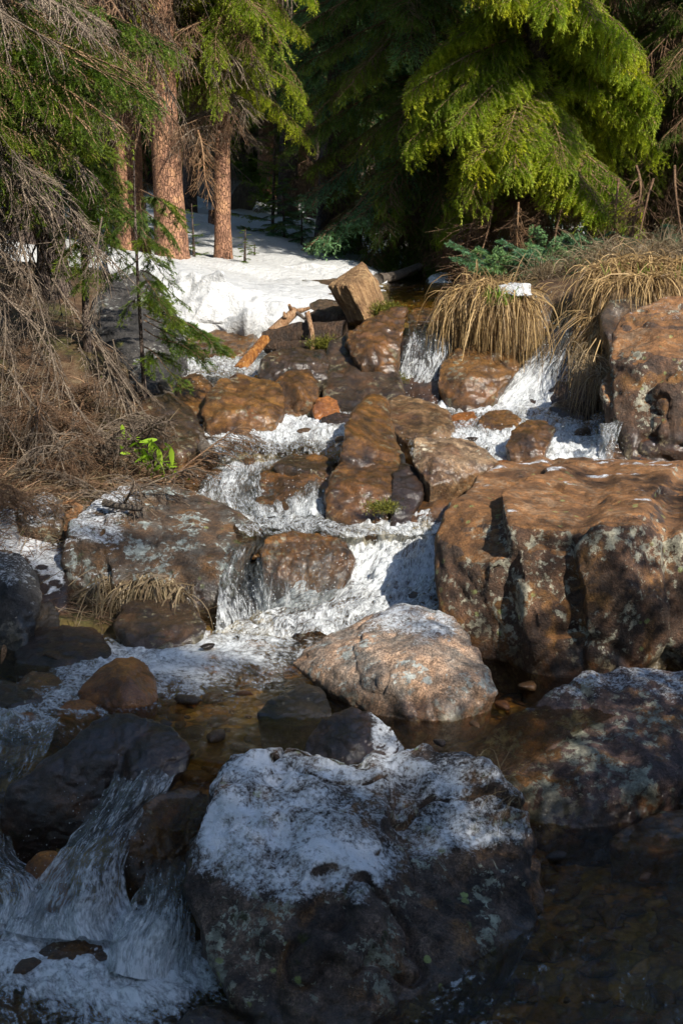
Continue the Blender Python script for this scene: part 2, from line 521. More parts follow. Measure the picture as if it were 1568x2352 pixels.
M['bark'] = bark_material('reddish_scaly_bark', (0.13, 0.065, 0.04), (0.32, 0.165, 0.10), (0.50, 0.27, 0.14))
M['barkdark'] = bark_material('dark_bark', (0.05, 0.035, 0.028), (0.10, 0.07, 0.055), (0.16, 0.12, 0.09))
M['twig'] = bark_material('grey_dead_twig', (0.12, 0.085, 0.06), (0.24, 0.18, 0.13), (0.38, 0.29, 0.20), 60.0)
M['twigbrown'] = bark_material('brown_dead_twig', (0.12, 0.065, 0.035), (0.24, 0.14, 0.08), (0.36, 0.22, 0.12), 60.0)
M['twigorange'] = bark_material('orange_dead_twig', (0.30, 0.15, 0.07), (0.42, 0.24, 0.12), (0.5, 0.32, 0.18), 60.0)

def wood_material(name, c1, c2, c3, axis=(60.0, 60.0, 4.0), rough=0.6):
    t = NT(name)
    v = t.coords()
    g = t.noise(t.vscale(v, axis), 1.0, 7, 0.65, 0.6)
    col = t.rmp(g, [(0.30, c1), (0.48, c2), (0.66, c3)])
    col = t.mix(t.math('MULTIPLY', t.rmp(t.noise(v, 9.0, 5), [(0.45, 0.0), (0.65, 1.0)]), 0.6), col, c1)
    return t.done(t.bsdf(col, rough, t.bump(t.math('ADD', g, t.noise(v, 45.0, 5, 0.7)), 1.0, 0.03), 0.4))
M['wood'] = wood_material('split_pale_wood', (0.12, 0.06, 0.025), (0.30, 0.17, 0.075), (0.50, 0.32, 0.15), (34.0, 34.0, 5.0))
M['woodend'] = wood_material('cut_wood_end', (0.28, 0.17, 0.08), (0.50, 0.34, 0.17), (0.60, 0.43, 0.24), (14.0, 14.0, 14.0))
M['wetwood'] = wood_material('wet_orange_wood', (0.10, 0.035, 0.012), (0.36, 0.14, 0.035), (0.55, 0.27, 0.08), rough=0.22)
M['darkwood'] = wood_material('dark_rotten_wood', (0.02, 0.014, 0.01), (0.07, 0.04, 0.022), (0.14, 0.08, 0.045), rough=0.4)
M['greywood'] = wood_material('grey_log_wood', (0.07, 0.05, 0.04), (0.15, 0.12, 0.09), (0.24, 0.19, 0.14))
M['tanwood'] = wood_material('bare_tan_wood', (0.14, 0.07, 0.03), (0.36, 0.19, 0.09), (0.55, 0.36, 0.21))

def blade_material(name, a, b, trans=0.3):
    t = NT(name)
    r = t.attr('rnd')
    col = t.rmp(r, [(0.0, a), (1.0, b)])
    d = t.bsdf(col, 0.55, None, 0.4)
    tl = t.n('ShaderNodeBsdfTranslucent')
    t.l(col, tl.inputs[0])
    m = t.n('ShaderNodeMixShader')
    m.inputs[0].default_value = trans
    t.l(d.outputs[0], m.inputs[1]); t.l(tl.outputs[0], m.inputs[2])
    return t.done(m)
M['straw'] = blade_material('dry_straw', (0.09, 0.05, 0.022), (0.55, 0.37, 0.16))
M['strawdull'] = blade_material('dull_straw', (0.12, 0.08, 0.045), (0.34, 0.26, 0.15))
M['litter'] = blade_material('needle_litter', (0.09, 0.045, 0.025), (0.34, 0.20, 0.11), 0.1)
M['shoot'] = blade_material('fresh_green_shoot', (0.10, 0.20, 0.02), (0.26, 0.36, 0.04), 0.4)
M['bright'] = blade_material('bright_green_leaf', (0.24, 0.42, 0.02), (0.42, 0.58, 0.05), 0.45)
M['mosstuft'] = blade_material('moss_tuft', (0.05, 0.07, 0.01), (0.24, 0.22, 0.03), 0.2)

# ---------------------------------------------------------------- water
WATER_PTS = []        # every water vertex, to keep the stream bed below it
FOAMS = {}

def catmull(A, n):
    """A (m, ...) control rows -> n rows, Catmull-Rom"""
    m = len(A)
    if m == 2:
        t = np.linspace(0, 1, n).reshape(-1, *([1] * (A.ndim - 1)))
        return A[0] * (1 - t) + A[1] * t
    E = np.concatenate([(2 * A[0] - A[1])[None], A, (2 * A[-1] - A[-2])[None]])
    s = np.linspace(0, m - 1, n)
    i = np.minimum(s.astype(int), m - 2)
    t = (s - i).reshape(-1, *([1] * (A.ndim - 1)))
    p0, p1, p2, p3 = E[i], E[i + 1], E[i + 2], E[i + 3]
    return 0.5 * (2 * p1 + (p2 - p0) * t + (2 * p0 - 5 * p1 + 4 * p2 - p3) * t ** 2 + (3 * p1 - p0 - 3 * p2 + p3) * t ** 3)

def water_patch(name, rows, mat, amp=0.01, res=0.011, base_foam=0.3, foams=(), seed=0, foam_rows=None, lumps=0.0, edge=0.0, freq=9.0):
    """rows: from upstream to downstream, each a list of world points from left to right"""
    A = np.array(rows, float)
    L = np.linalg.norm(np.diff(A, axis=0), axis=2).mean(1).sum()
    Wd = np.linalg.norm(np.diff(A, axis=1), axis=2).mean(0).sum()
    nr = int(min(420, max(12, L / res)))
    nc = int(min(420, max(12, Wd / res)))
    B = catmull(A, nr)
    C = catmull(B.transpose(1, 0, 2), nc).transpose(1, 0, 2)      # (nr, nc, 3)
    du = np.gradient(C, axis=1); dv = np.gradient(C, axis=0)
    N = np.cross(dv, du)
    N /= np.linalg.norm(N, axis=2, keepdims=True) + 1e-9
    N[N[:, :, 2] < 0] *= -1
    p = C.reshape(-1, 3)
    ls = np.linalg.norm(dv, axis=2).mean(1).cumsum()
    ws = np.linalg.norm(du, axis=2).mean(0).cumsum()
    fx = np.broadcast_to(ws[None, :], (nr, nc)).ravel()
    fy = np.broadcast_to(ls[:, None], (nr, nc)).ravel()
    wob = fbm(np.stack([fx, fy, 0 * fx], 1), 2.5, 3, seed + 5) * 0.06
    flow = np.stack([fx + wob + seed * 1.7, fy + wob * 0.5, np.full_like(fx, seed * 3.1)], 1)
    foam = np.full(len(p), base_foam, float)
    if foam_rows is not None:
        fr = np.interp(np.linspace(0, 1, nr), np.linspace(0, 1, len(foam_rows)), foam_rows)
        foam = np.broadcast_to(fr[:, None], (nr, nc)).ravel().copy()
    for (c, r, a) in foams:
        d2 = ((p[:, 0] - c[0]) ** 2 + (p[:, 1] - c[1]) ** 2 + (p[:, 2] - c[2]) ** 2) / r ** 2
        foam += a * np.exp(-d2)
    foam += 0.22 * fbm(p, 4.0, 3, seed + 40)
    if edge:
        e = np.minimum(np.arange(nc), np.arange(nc)[::-1]) / (nc * edge)
        e = np.clip(e, 0, 1)[None, :] * np.ones((nr, 1))
        foam = foam * (0.25 + 0.75 * e.ravel())
    foam = np.clip(foam, 0, 1.25)
    st = 1.6 if 'fall' not in mat else 4.0
    q = np.stack([flow[:, 0], flow[:, 1] / st, flow[:, 2]], 1)
    d = amp * (fbm(q, freq, 4, seed) + 0.5 * fbm(q, freq * 3, 3, seed + 9, ridged=True))
    if lumps:
        d = d + lumps * foam * (fbm(q, freq * 0.8, 4, seed + 3, ridged=True) + 0.55 * fbm(q, freq * 4.5, 3, seed + 4))
    p2 = p + N.reshape(-1, 3) * d[:, None]
    F = grid_faces(nr, nc)
    q0 = p2.reshape(nr, nc, 3)
    gn = np.cross(q0[1:, :-1] - q0[:-1, :-1], q0[:-1, 1:] - q0[:-1, :-1]).reshape(-1, 3).sum(0)
    # grid_faces winds along the row first: its normal is the negative of gn
    if gn[2] - 0.3 * gn[1] > 0:
        F = F[:, ::-1]
    me = build_mesh(name, p2, F, {'foam': foam, 'flow': flow})
    o = link(name, me, M[mat])
    o['kind'] = 'structure'
    WATER_PTS.append(p)
    return o, C, foam.reshape(nr, nc)

g = lambda u, v, z: G(u, v, z)
LV_LOW, LV_MID, LV_RIGHT, LV_SHELF, LV_UP = 0.0, 0.32, 0.08, 0.62, 0.81

water_patch('upper_stream', [[P(850, 596, 17), P(1090, 598, 17)], [P(850, 640, 13.2), P(1080, 640, 13.2)], [P(840, 690, 10.2), P(1080, 690, 10.2)], [P(880, 742, 9.3), P(1070, 742, 9.3)]],
            'pool', amp=0.018, res=0.03, base_foam=0.34, seed=1, freq=4, foams=[(P(980, 740, 9.2), 0.35, 0.35)])
water_patch('left_waterfall', [[P(905, 733, 9.3), P(990, 733, 9.3), P(1060, 733, 9.3)], [P(925, 762, 9.0), P(985, 757, 8.98), P(1050, 757, 9.0)], [P(915, 830, 8.84), P(975, 830, 8.78), P(1035, 830, 8.80)], [P(880, 900, 8.74), P(960, 900, 8.68), P(1010, 900, 8.68)], [P(850, 940, 8.62), P(950, 945, 8.55), P(1030, 940, 8.6)]],
            'fall', amp=0.02, base_foam=0.8, seed=2, foam_rows=[0.3, 0.62, 0.95, 1.0, 1.1], lumps=0.015, edge=0.12)
water_patch('right_waterfall', [[P(1285, 690, 9.4), P(1320, 690, 9.4), P(1360, 690, 9.4)], [P(1283, 722, 9.0), P(1318, 718, 8.98), P(1350, 722, 9.0)], [P(1225, 800, 8.86), P(1290, 795, 8.80), P(1348, 800, 8.84)], [P(1165, 870, 8.76), P(1250, 870, 8.68), P(1350, 870, 8.74)], [P(1100, 935, 8.6), P(1220, 945, 8.5), P(1350, 940, 8.56)]],
            'fall', amp=0.025, base_foam=0.7, seed=3, foam_rows=[0.2, 0.35, 0.6, 0.85, 1.05], lumps=0.02, edge=0.10, foams=[(P(1180, 900, 8.6), 0.25, 0.5)])
water_patch('right_rapids', [[g(880, 912, .83), g(1100, 912, .83), g(1380, 915, .83)], [g(900, 960, .83), g(1120, 962, .82), g(1400, 965, .81)], [g(930, 1010, .80), g(1150, 1010, .79), g(1440, 1010, .78)], [g(950, 1072, .75), g(1150, 1075, .74), g(1480, 1075, .74)]],
            'rapid', amp=0.02, base_foam=0.64, seed=4, lumps=0.03, foams=[(g(970, 935, .82), .35, .4), (g(1180, 940, .82), .5, .45), (g(1070, 1000, .8), .28, .35), (g(1330, 1010, .8), .5, .5), (g(1250, 1050, .77), .4, .4), (g(1370, 1050, .75), .3, .4)])
water_patch('side_waterfall', [[P(1375, 978, 7.15), P(1440, 972, 7.15)], [P(1378, 1000, 7.0), P(1425, 990, 7.0)], [P(1370, 1060, 6.8), P(1400, 1068, 6.8)]], 'fall', amp=0.015, base_foam=.75, seed=5, lumps=0.02)
water_patch('log_chute', [[P(585, 760, 9.75), P(655, 757, 9.75)], [P(580, 785, 9.5), P(650, 785, 9.5)], [P(555, 830, 9.2), P(625, 830, 9.2)], [P(530, 858, 8.9), P(640, 858, 8.9)]], 'fall', amp=0.02, base_foam=.6, seed=6, foam_rows=[.3, .5, .85, 1.0], lumps=0.02)
water_patch('upper_left_pool', [[g(400, 808, 1.03), g(640, 808, 1.03)], [g(400, 840, 1.02), g(640, 840, 1.02)], [g(400, 872, 1.0), g(650, 872, 1.0)]], 'rapid', amp=0.02, base_foam=1.0, seed=7, lumps=0.03)
water_patch('boulder_curtain_fall', [[P(430, 862, 8.55), P(540, 858, 8.6), P(650, 866, 8.6)], [P(440, 895, 8.2), P(540, 930, 8.02), P(650, 930, 8.15)], [P(442, 950, 7.98), P(545, 968, 7.86), P(650, 972, 8.0)], [P(445, 1005, 7.8), P(550, 1008, 7.72), P(660, 1000, 7.85)]],
            'fall', amp=0.02, base_foam=.6, seed=8, foam_rows=[.5, .35, .55, 1.0], foams=[(P(470, 960, 7.9), .18, .5)])
water_patch('left_rapids', [[g(600, 930, .86), g(740, 920, .87), g(900, 905, .88)], [g(440, 985, .83), g(620, 975, .83), g(820, 955, .84)], [g(455, 1020, .81), g(620, 1018, .82), g(810, 1010, .82)], [g(480, 1062, .775), g(620, 1060, .78), g(810, 1062, .78)]],
            'rapid', amp=0.022, base_foam=.72, seed=9, lumps=0.025, foams=[(g(540, 1000, .8), .4, .4), (g(700, 1000, .8), .45, .45), (g(840, 915, .87), .25, .5)])
water_patch('middle_cascade', [[P(520, 1050, 7.1), P(600, 1050, 7.1), P(700, 1052, 7.1)], [P(475, 1095, 6.85), P(590, 1085, 6.80), P(745, 1085, 6.76)], [P(455, 1140, 6.68), P(580, 1140, 6.56), P(760, 1135, 6.48)], [P(450, 1200, 6.40), P(590, 1195, 6.30), P(745, 1195, 6.28)]],
            'fall', amp=0.03, base_foam=.65, seed=10, foam_rows=[.75, .5, .52, 1.0], lumps=0.03, foams=[(P(560, 1070, 6.95), .15, .5), (P(510, 1130, 6.7), .2, .4), (P(690, 1150, 6.45), .15, .35)])
water_patch('shelf_pool', [[g(540, 1178, .63), g(760, 1178, .63), g(1030, 1178, .63)], [g(540, 1210, .62), g(760, 1212, .62), g(1030, 1208, .62)], [g(560, 1240, .60), g(790, 1242, .60), g(1030, 1232, .60)]],
            'rapid', amp=0.015, base_foam=.62, seed=11, lumps=0.02, foams=[(g(660, 1195, .62), .3, .45), (g(950, 1215, .62), .25, .5)])
water_patch('rock_veil_fall', [[P(590, 1228, 6.1), P(700, 1228, 6.1), P(820, 1228, 6.1)], [P(590, 1270, 5.80), P(700, 1262, 5.80), P(815, 1262, 5.84)], [P(590, 1330, 5.73), P(700, 1320, 5.69), P(800, 1300, 5.75)], [P(590, 1420, 5.66), P(690, 1400, 5.63), P(780, 1370, 5.74)]],
            'fall', amp=0.012, base_foam=.3, seed=12, foam_rows=[.5, .34, .40, .7])
water_patch('left_curtain_fall', [[P(545, 1238, 6.12), P(625, 1233, 6.12)], [P(520, 1272, 5.92), P(618, 1262, 5.92)], [P(505, 1340, 5.80), P(618, 1340, 5.80)], [P(495, 1455, 5.60), P(630, 1450, 5.62)]],
            'fall', amp=0.025, base_foam=.6, seed=13, foam_rows=[.35, .5, .7, 1.0], lumps=0.02)
water_patch('main_chute', [[P(790, 1215, 6.15), P(900, 1200, 6.22), P(1030, 1175, 6.35)], [P(755, 1285, 5.97), P(880, 1265, 6.02), P(1030, 1235, 6.1)], [P(680, 1355, 5.80), P(850, 1335, 5.84), P(1030, 1320, 5.88)], [P(590, 1415, 5.66), P(790, 1395, 5.66), P(1030, 1385, 5.66)], [P(500, 1480, 5.48), P(720, 1470, 5.42), P(1000, 1460, 5.36)]],
            'rapid', amp=0.03, base_foam=.9, seed=14, lumps=0.036, foams=[(P(900, 1310, 5.9), .3, .35)])
water_patch('middle_pool', [[g(-120, 1455, .335), g(300, 1455, .335), g(700, 1440, .335), g(1050, 1430, .33), g(1560, 1440, .33)], [g(-120, 1520, .33), g(300, 1520, .33), g(700, 1510, .33), g(1050, 1500, .33), g(1560, 1500, .33)], [g(-120, 1600, .32), g(300, 1600, .32), g(700, 1600, .32), g(1050, 1600, .32), g(1500, 1600, .32)], [g(-120, 1690, .30), g(300, 1690, .32), g(700, 1690, .32), g(1050, 1690, .32), g(1300, 1690, .32)], [g(-120, 1750, .27), g(300, 1725, .31), g(700, 1775, .32), g(1050, 1775, .32), g(1200, 1775, .32)], [P(-120, 1790, 4.22), P(300, 1742, 4.25), P(700, 1795, 4.15), P(1050, 1795, 4.15), P(1200, 1795, 4.15)]],
            'pool', amp=0.004, base_foam=.06, seed=15, lumps=0.008, foams=[(g(600, 1470, .33), .50, .60), (g(380, 1500, .33), .40, .55), (g(250, 1510, .33), .25, .4), (g(620, 1530, .33), .35, .35), (g(300, 1560, .33), .22, .3), (g(130, 1600, .32), .28, .45), (g(0, 1660, .31), .35, .6), (g(390, 1580, .32), .25, .25), (g(420, 1690, .32), .3, .2)])
water_patch('left_bank_chute', [[P(-150, 1630, 4.6), P(-20, 1640, 4.55), P(140, 1650, 4.5)], [P(-150, 1730, 4.34), P(-20, 1735, 4.3), P(110, 1735, 4.28)], [P(-150, 1830, 4.16), P(-40, 1840, 4.14), P(40, 1830, 4.2)], [P(-150, 1950, 3.98), P(-60, 1960, 3.97), P(30, 1950, 4.05)], [P(-150, 2040, 3.84), P(0, 2050, 3.80), P(110, 2030, 3.85)], [P(-150, 2130, 3.72), P(0, 2130, 3.70), P(90, 2120, 3.72)]],
            'fall', amp=0.025, base_foam=.62, seed=16, foam_rows=[.75, .75, .7, .75, .9, 1.05], lumps=0.03)
water_patch('front_waterfall', [[P(265, 1775, 4.2), P(330, 1770, 4.2), P(410, 1780, 4.2)], [P(262, 1812, 4.05), P(320, 1802, 4.02), P(385, 1815, 4.05)], [P(200, 1890, 3.96), P(262, 1880, 3.90), P(325, 1885, 3.95)], [P(120, 1990, 3.86), P(205, 1980, 3.78), P(290, 1990, 3.83)], [P(50, 2080, 3.77), P(185, 2080, 3.68), P(305, 2080, 3.74)], [P(10, 2150, 3.66), P(180, 2160, 3.58), P(330, 2150, 3.64)]],
            'fall', amp=0.03, base_foam=.6, seed=17, foam_rows=[.7, .8, .78, .85, 1.0, 1.15], lumps=0.03, res=0.008)
water_patch('boulder_gap_flow', [[P(400, 1745, 4.32), P(520, 1740, 4.35)], [P(390, 1790, 4.15), P(510, 1790, 4.15)], [P(360, 1835, 4.0), P(480, 1850, 4.0)], [P(340, 1900, 3.9), P(450, 1920, 3.9)]], 'rapid', amp=0.015, base_foam=.25, seed=18, lumps=.01)
water_patch('front_side_fall', [[P(330, 1980, 3.86), P(400, 1975, 3.86), P(460, 1985, 3.86)], [P(335, 2020, 3.72), P(390, 2005, 3.72), P(450, 2010, 3.74)], [P(300, 2100, 3.62), P(370, 2100, 3.58), P(440, 2100, 3.62)], [P(262, 2180, 3.54), P(350, 2190, 3.50), P(440, 2190, 3.54)], [P(240, 2250, 3.46), P(340, 2260, 3.44), P(440, 2260, 3.46)]],
            'fall', amp=0.03, base_foam=.55, seed=19, foam_rows=[.6, .72, .8, .9, 1.1], lumps=0.03, res=0.008)
water_patch('lower_left_pool', [[g(-150, 2085, 0), g(150, 2085, 0), g(520, 2085, 0)], [g(-150, 2200, 0), g(150, 2200, 0), g(540, 2200, 0)], [g(-150, 2330, 0), g(150, 2330, 0), g(620, 2330, 0)], [g(-150, 2480, 0), g(150, 2480, 0), g(700, 2480, 0)]],
            'pool', amp=0.009, base_foam=.46, seed=20, lumps=0.015, res=0.008, foams=[(g(80, 2130, 0), .28, .7), (g(330, 2230, 0), .25, .6), (g(200, 2300, 0), .3, .25), (g(60, 2230, 0), .2, .3)])
water_patch('right_pool', [[g(1150, 1850, .10), g(1400, 1850, .10), g(1750, 1850, .10)], [g(1100, 1960, .08), g(1400, 1960, .08), g(1750, 1960, .08)], [g(950, 2180, .07), g(1300, 2180, .07), g(1750, 2180, .07)], [g(850, 2260, .045), g(1300, 2290, .045), g(1750, 2220, .045)], [g(700, 2480, .01), g(1300, 2480, .01), g(1750, 2480, .01)]],
            'pool', amp=0.006, base_foam=.32, seed=21, lumps=0.006, res=0.009, freq=7, foams=[(g(1350, 2215, .04), .25, .16), (g(1100, 2330, .02), .2, .16)])

# ---------------------------------------------------------------- ground
CTRL = np.array([
    # left bank
    P(480, 1075, 7.0), P(380, 1120, 6.8), P(250, 1130, 6.7), P(100, 1200, 6.25), P(0, 1240, 6.1), P(0, 1100, 6.6), P(150, 1000, 7.2), P(300, 1060, 7.05),
    P(0, 900, 7.7), P(300, 950, 7.7), P(200, 800, 8.3), P(0, 760, 8.6), P(330, 900, 8.2), P(-200, 1000, 7.0), P(-300, 800, 8.5), P(-300, 1200, 6.0),
    P(420, 1010, 7.5), P(100, 700, 9.3), P(300, 700, 9.8),
    P(60, 1420, 5.6), P(250, 1450, 5.5), P(400, 1440, 5.6), P(-100, 1440, 5.5), P(-300, 1500, 5.2), P(-300, 1900, 4.1), P(-400, 2300, 3.3),
    P(150, 1330, 6.0), P(350, 1300, 6.2),
    # beneath the rocks in the middle
    P(780, 1100, 6.8), P(1000, 1050, 7.3), P(820, 960, 7.9), P(1100, 900, 8.6), P(700, 870, 8.9), P(620, 830, 9.1), P(760, 790, 9.3), P(500, 780, 9.7), P(860, 760, 9.3),
    P(1160, 720, 9.3), P(1250, 700, 9.6), P(1080, 800, 9.1), P(420, 800, 9.4),
    # right bank
    P(1400, 760, 9.0), P(1500, 640, 9.6), P(1400, 620, 10.2), P(1568, 620, 10.0), P(1700, 640, 9.5), P(1568, 580, 12.0), P(1300, 610, 11.5), P(1200, 640, 11.0), P(1150, 660, 10.3),
    P(1430, 900, 8.0), P(1500, 1000, 7.5), P(1700, 900, 8.0), P(1650, 1100, 6.8), P(1700, 1500, 5.4), P(1400, 1500, 5.5), P(1750, 1800, 4.4), P(1900, 2300, 3.2),
    # behind: snowy slope, stream valley
    P(340, 770, 9.8), P(600, 770, 9.9), P(760, 730, 10.3), P(830, 690, 10.8), P(400, 660, 11.5), P(600, 650, 12.0), P(520, 622, 13.0), P(700, 640, 12.6), P(700, 603, 14.0),
    P(560, 560, 15.0), P(450, 520, 16.5), P(600, 500, 18.0), P(480, 455, 20.0), P(250, 560, 14.5), P(100, 560, 14.0), P(850, 600, 15.0), P(850, 560, 17.0), P(960, 600, 17.0),
    P(960, 560, 19.0), P(1100, 600, 15.0), P(1300, 580, 14.0), P(1500, 560, 15.0), P(900, 500, 22.0), P(1100, 540, 20.0), P(300, 460, 20.0), P(750, 470, 22.0),
    (-6, 12, 1.9), (-6, 18, 2.6), (6, 12, 2.0), (7, 18, 2.3), (-5, 4, 0.9), (5, 4, 0.6), (4.5, 7.5, 1.5), (-4.5, 8, 1.6), (0, 28, 3.2), (-8, 28, 3.6), (8, 28, 3.4),
    (0, 1.5, -0.3), (4, 0, 0.2), (-4, 0, 0.3), (0, -4, -0.6),
])

def tps_fit(pts, vals, lam=0.02):
    n = len(pts)
    r = np.linalg.norm(pts[:, None] - pts[None], axis=2)
    Kt = np.where(r > 0, r * r * np.log(r + 1e-12), 0) + lam * np.eye(n)
    Pm = np.concatenate([np.ones((n, 1)), pts], 1)
    A = np.zeros((n + 3, n + 3))
    A[:n, :n] = Kt; A[:n, n:] = Pm; A[n:, :n] = Pm.T
    return np.linalg.solve(A, np.concatenate([vals, np.zeros(3)]))

def tps_eval(pts, w, q):
    out = np.empty(len(q))
    for i in range(0, len(q), 20000):
        c = q[i:i + 20000]
        r2 = ((c[:, None] - pts[None]) ** 2).sum(2)
        out[i:i + 20000] = (0.5 * r2 * np.log(r2 + 1e-12)) @ w[:len(pts)] + w[len(pts)] + c @ w[len(pts) + 1:]
    return out
TW = tps_fit(CTRL[:, :2], CTRL[:, 2])
WP = np.concatenate(WATER_PTS)
RX0, RY0, RC = -5.0, 2.0, 0.05
RW, RH = 220, 320
RAS = np.full((RW, RH), 99.0)
ri = np.clip(((WP[:, 0] - RX0) / RC).astype(int), 0, RW - 1)
rj = np.clip(((WP[:, 1] - RY0) / RC).astype(int), 0, RH - 1)
np.minimum.at(RAS, (ri, rj), WP[:, 2])
RAW = RAS.copy()
for _ in range(2):
    R2 = RAS.copy()
    R2[1:] = np.minimum(R2[1:], RAS[:-1]); R2[:-1] = np.minimum(R2[:-1], RAS[1:])
    R2[:, 1:] = np.minimum(R2[:, 1:], RAS[:, :-1]); R2[:, :-1] = np.minimum(R2[:, :-1], RAS[:, 1:])
    RAS = R2

def ground_z(q, fine=True):
    q = np.asarray(q, float)
    z = tps_eval(CTRL[:, :2], TW, q)
    r = np.hypot(q[:, 0], q[:, 1] - 9)
    far = 0.4 + 0.115 * np.maximum(q[:, 1], -4) + 0.05 * np.abs(q[:, 0])
    z = z * (1 - sstep(16, 24, r)) + far * sstep(16, 24, r)
    q3 = np.concatenate([q, np.zeros((len(q), 1))], 1)
    z = z + 0.05 * fbm(q3, 1.3, 4, 3) + 0.35 * fbm(q3, 0.2, 3, 4) * sstep(14, 26, r)
    if fine:
        z = z + 0.018 * fbm(q3, 9, 4, 5)
    i = ((q[:, 0] - RX0) / RC).astype(int); j = ((q[:, 1] - RY0) / RC).astype(int)
    ok = (i >= 0) & (i < RW) & (j >= 0) & (j < RH)
    w = np.full(len(q), 99.0)
    w[ok] = RAS[i[ok], j[ok]]
    bed = w < 50
    zb = w - 0.10 - 0.05 * (1 + fbm(q3, 5, 3, 6))
    z = np.where(bed, np.minimum(z, zb), z)
    return z, bed

def axis(fine0, fine1, step, far0, far1, grow=1.18):
    a = list(np.arange(fine0, fine1, step))
    s, x = step, a[-1]
    hi = []
    while x < far1:
        s *= grow; x += s; hi.append(x)
    s, x = step, a[0]
    lo = []
    while x > far0:
        s *= grow; x -= s; lo.append(x)
    return np.array(lo[::-1] + a + hi)
gx = axis(-3.4, 4.2, 0.026, -90, 90)
gy = axis(2.4, 14.5, 0.03, -40, 130, 1.05)
GX, GY = np.meshgrid(gx, gy)
gq = np.stack([GX.ravel(), GY.ravel()], 1)
gz, gbed = ground_z(gq)
g3 = np.concatenate([gq, gz[:, None]], 1)
gb = gbed.reshape(GX.shape).astype(float)
for _ in range(2):
    gb[1:-1, 1:-1] = (gb[1:-1, 1:-1] * 4 + gb[:-2, 1:-1] + gb[2:, 1:-1] + gb[1:-1, :-2] + gb[1:-1, 2:]) / 8
# dusting of snow: lower left bank and between the back trees
gsn = sstep(-0.9, -1.35, gq[:, 0]) * sstep(6.9, 6.1, gq[:, 1]) * 0.75 + 0.9 * sstep(12.5, 14.5, gq[:, 1]) + 0.55 * sstep(1.9, 2.6, gq[:, 0]) * sstep(9.4, 10.5, gq[:, 1])
gsn = np.clip(gsn, 0, 1) * (1 - gb.ravel())
gm = build_mesh('ground', g3, grid_faces(len(gy), len(gx))[:, ::-1], {'bed': gb.ravel(), 'snow': gsn})
ground = link('ground', gm, M['ground'])
ground['kind'] = 'structure'

def gz1(x, y):
    return float(ground_z(np.array([[x, y]]), False)[0][0])

# ---------------------------------------------------------------- snow
def worley(p, seed=0):
    p = np.asarray(p, float); i = np.floor(p).astype(np.int64); best = np.full(len(p), 9.0)
    for dx in (-1, 0, 1):
        for dy in (-1, 0, 1):
            for dz in (-1, 0, 1):
                c = i + np.array([dx, dy, dz])
                f = np.stack([_hash(c[:, 0], c[:, 1], c[:, 2], seed + k) for k in range(3)], 1)
                best = np.minimum(best, np.linalg.norm(c + f - p, axis=1))
    return best

def snow_wall(name, base, top, back, bulge, res=0.022, amp=0.05, seed=0, cell=7.0, label=None):
    """base, top, back: polylines of the foot, the rim and the far edge of a bank of old snow"""
    base, top, back = (np.array(a, float) for a in (base, top, back))
    mid1 = base * 0.72 + top * 0.28 + np.array([0, -bulge * .9, 0])
    base = base + np.array([0, .10, 0])
    mid2 = base * 0.3 + top * 0.7 + np.array([0, -bulge * 1.15, 0])
    rim = top + np.array([0, bulge * 0.3, 0.0])
    under = base + np.array([0, 0.12, -0.12])
    bk = back + np.array([0, 0, 0])
    bk2 = back + np.array([0, 0.3, -0.25])
    mid3 = rim * 0.5 + bk * 0.5
    A = np.stack([under, base, mid1, mid2, rim, mid3, bk, bk2])
    L = np.linalg.norm(np.diff(A, axis=0), axis=2).mean(1).sum()
    Wd = np.linalg.norm(np.diff(A, axis=1), axis=2).mean(0).sum()
    B = catmull(A, int(L / res)); C = catmull(B.transpose(1, 0, 2), int(Wd / res)).transpose(1, 0, 2)
    N = np.cross(np.gradient(C, axis=1), np.gradient(C, axis=0))
    N /= np.linalg.norm(N, axis=2, keepdims=True) + 1e-9
    p = C.reshape(-1, 3); n = N.reshape(-1, 3)
    if n[:, 1].mean() > 0 and n[:, 2].mean() < 0:
        n = -n
    face = np.clip(-n[:, 1] * 1.5, 0.12, 1)
    sc = fbm(p * np.array([1, 0.6, 0.8]), cell * 0.45, 3, seed, ridged=True)
    cup = -np.abs(fbm(p, cell * 0.9, 2, seed + 3)) + 0.2
    wq = p + 0.10 * np.stack([fbm(p, 3, 3, seed + k) for k in range(3)], 1)
    cup = worley(wq * cell * .72, seed) - .55
    cup2 = worley(wq * cell * 1.9, seed + 5) - .55
    d = amp * face * (.5 * sc + 1.5 * cup + .45 * cup2) + 0.02 * fbm(p, 2.2, 3, seed + 7) + 0.006 * fbm(p, 25, 3, seed + 8)
    p = p + n * d[:, None]
    F = grid_faces(C.shape[0], C.shape[1])
    me = build_mesh(name, p, F)
    o = link(name, me, M['snow'])
    return o
sb = snow_wall('snow_bank',
    [P(250, 745, 9.9), P(330, 762, 9.85), P(430, 768, 9.8), P(540, 770, 9.85), P(630, 765, 9.95), P(700, 748, 10.1), P(780, 728, 10.4), P(900, 700, 11.0)],
    [P(250, 590, 10.7), P(330, 603, 10.5), P(410, 618, 10.4), P(500, 640, 10.4), P(580, 665, 10.4), P(660, 677, 10.6), P(760, 682, 10.9), P(880, 668, 11.4)],
    [P(250, 570, 13.2), P(330, 585, 13.0), P(410, 600, 12.8), P(500, 618, 12.7), P(600, 640, 12.6), P(700, 633, 13.0), P(780, 636, 13.2), P(880, 644, 13.3)],
    0.10, amp=0.20, seed=50, cell=6.0)
tag(sb, 'sunlit bank of old snow with scalloped melting front edge beside the stream', 'snow bank')
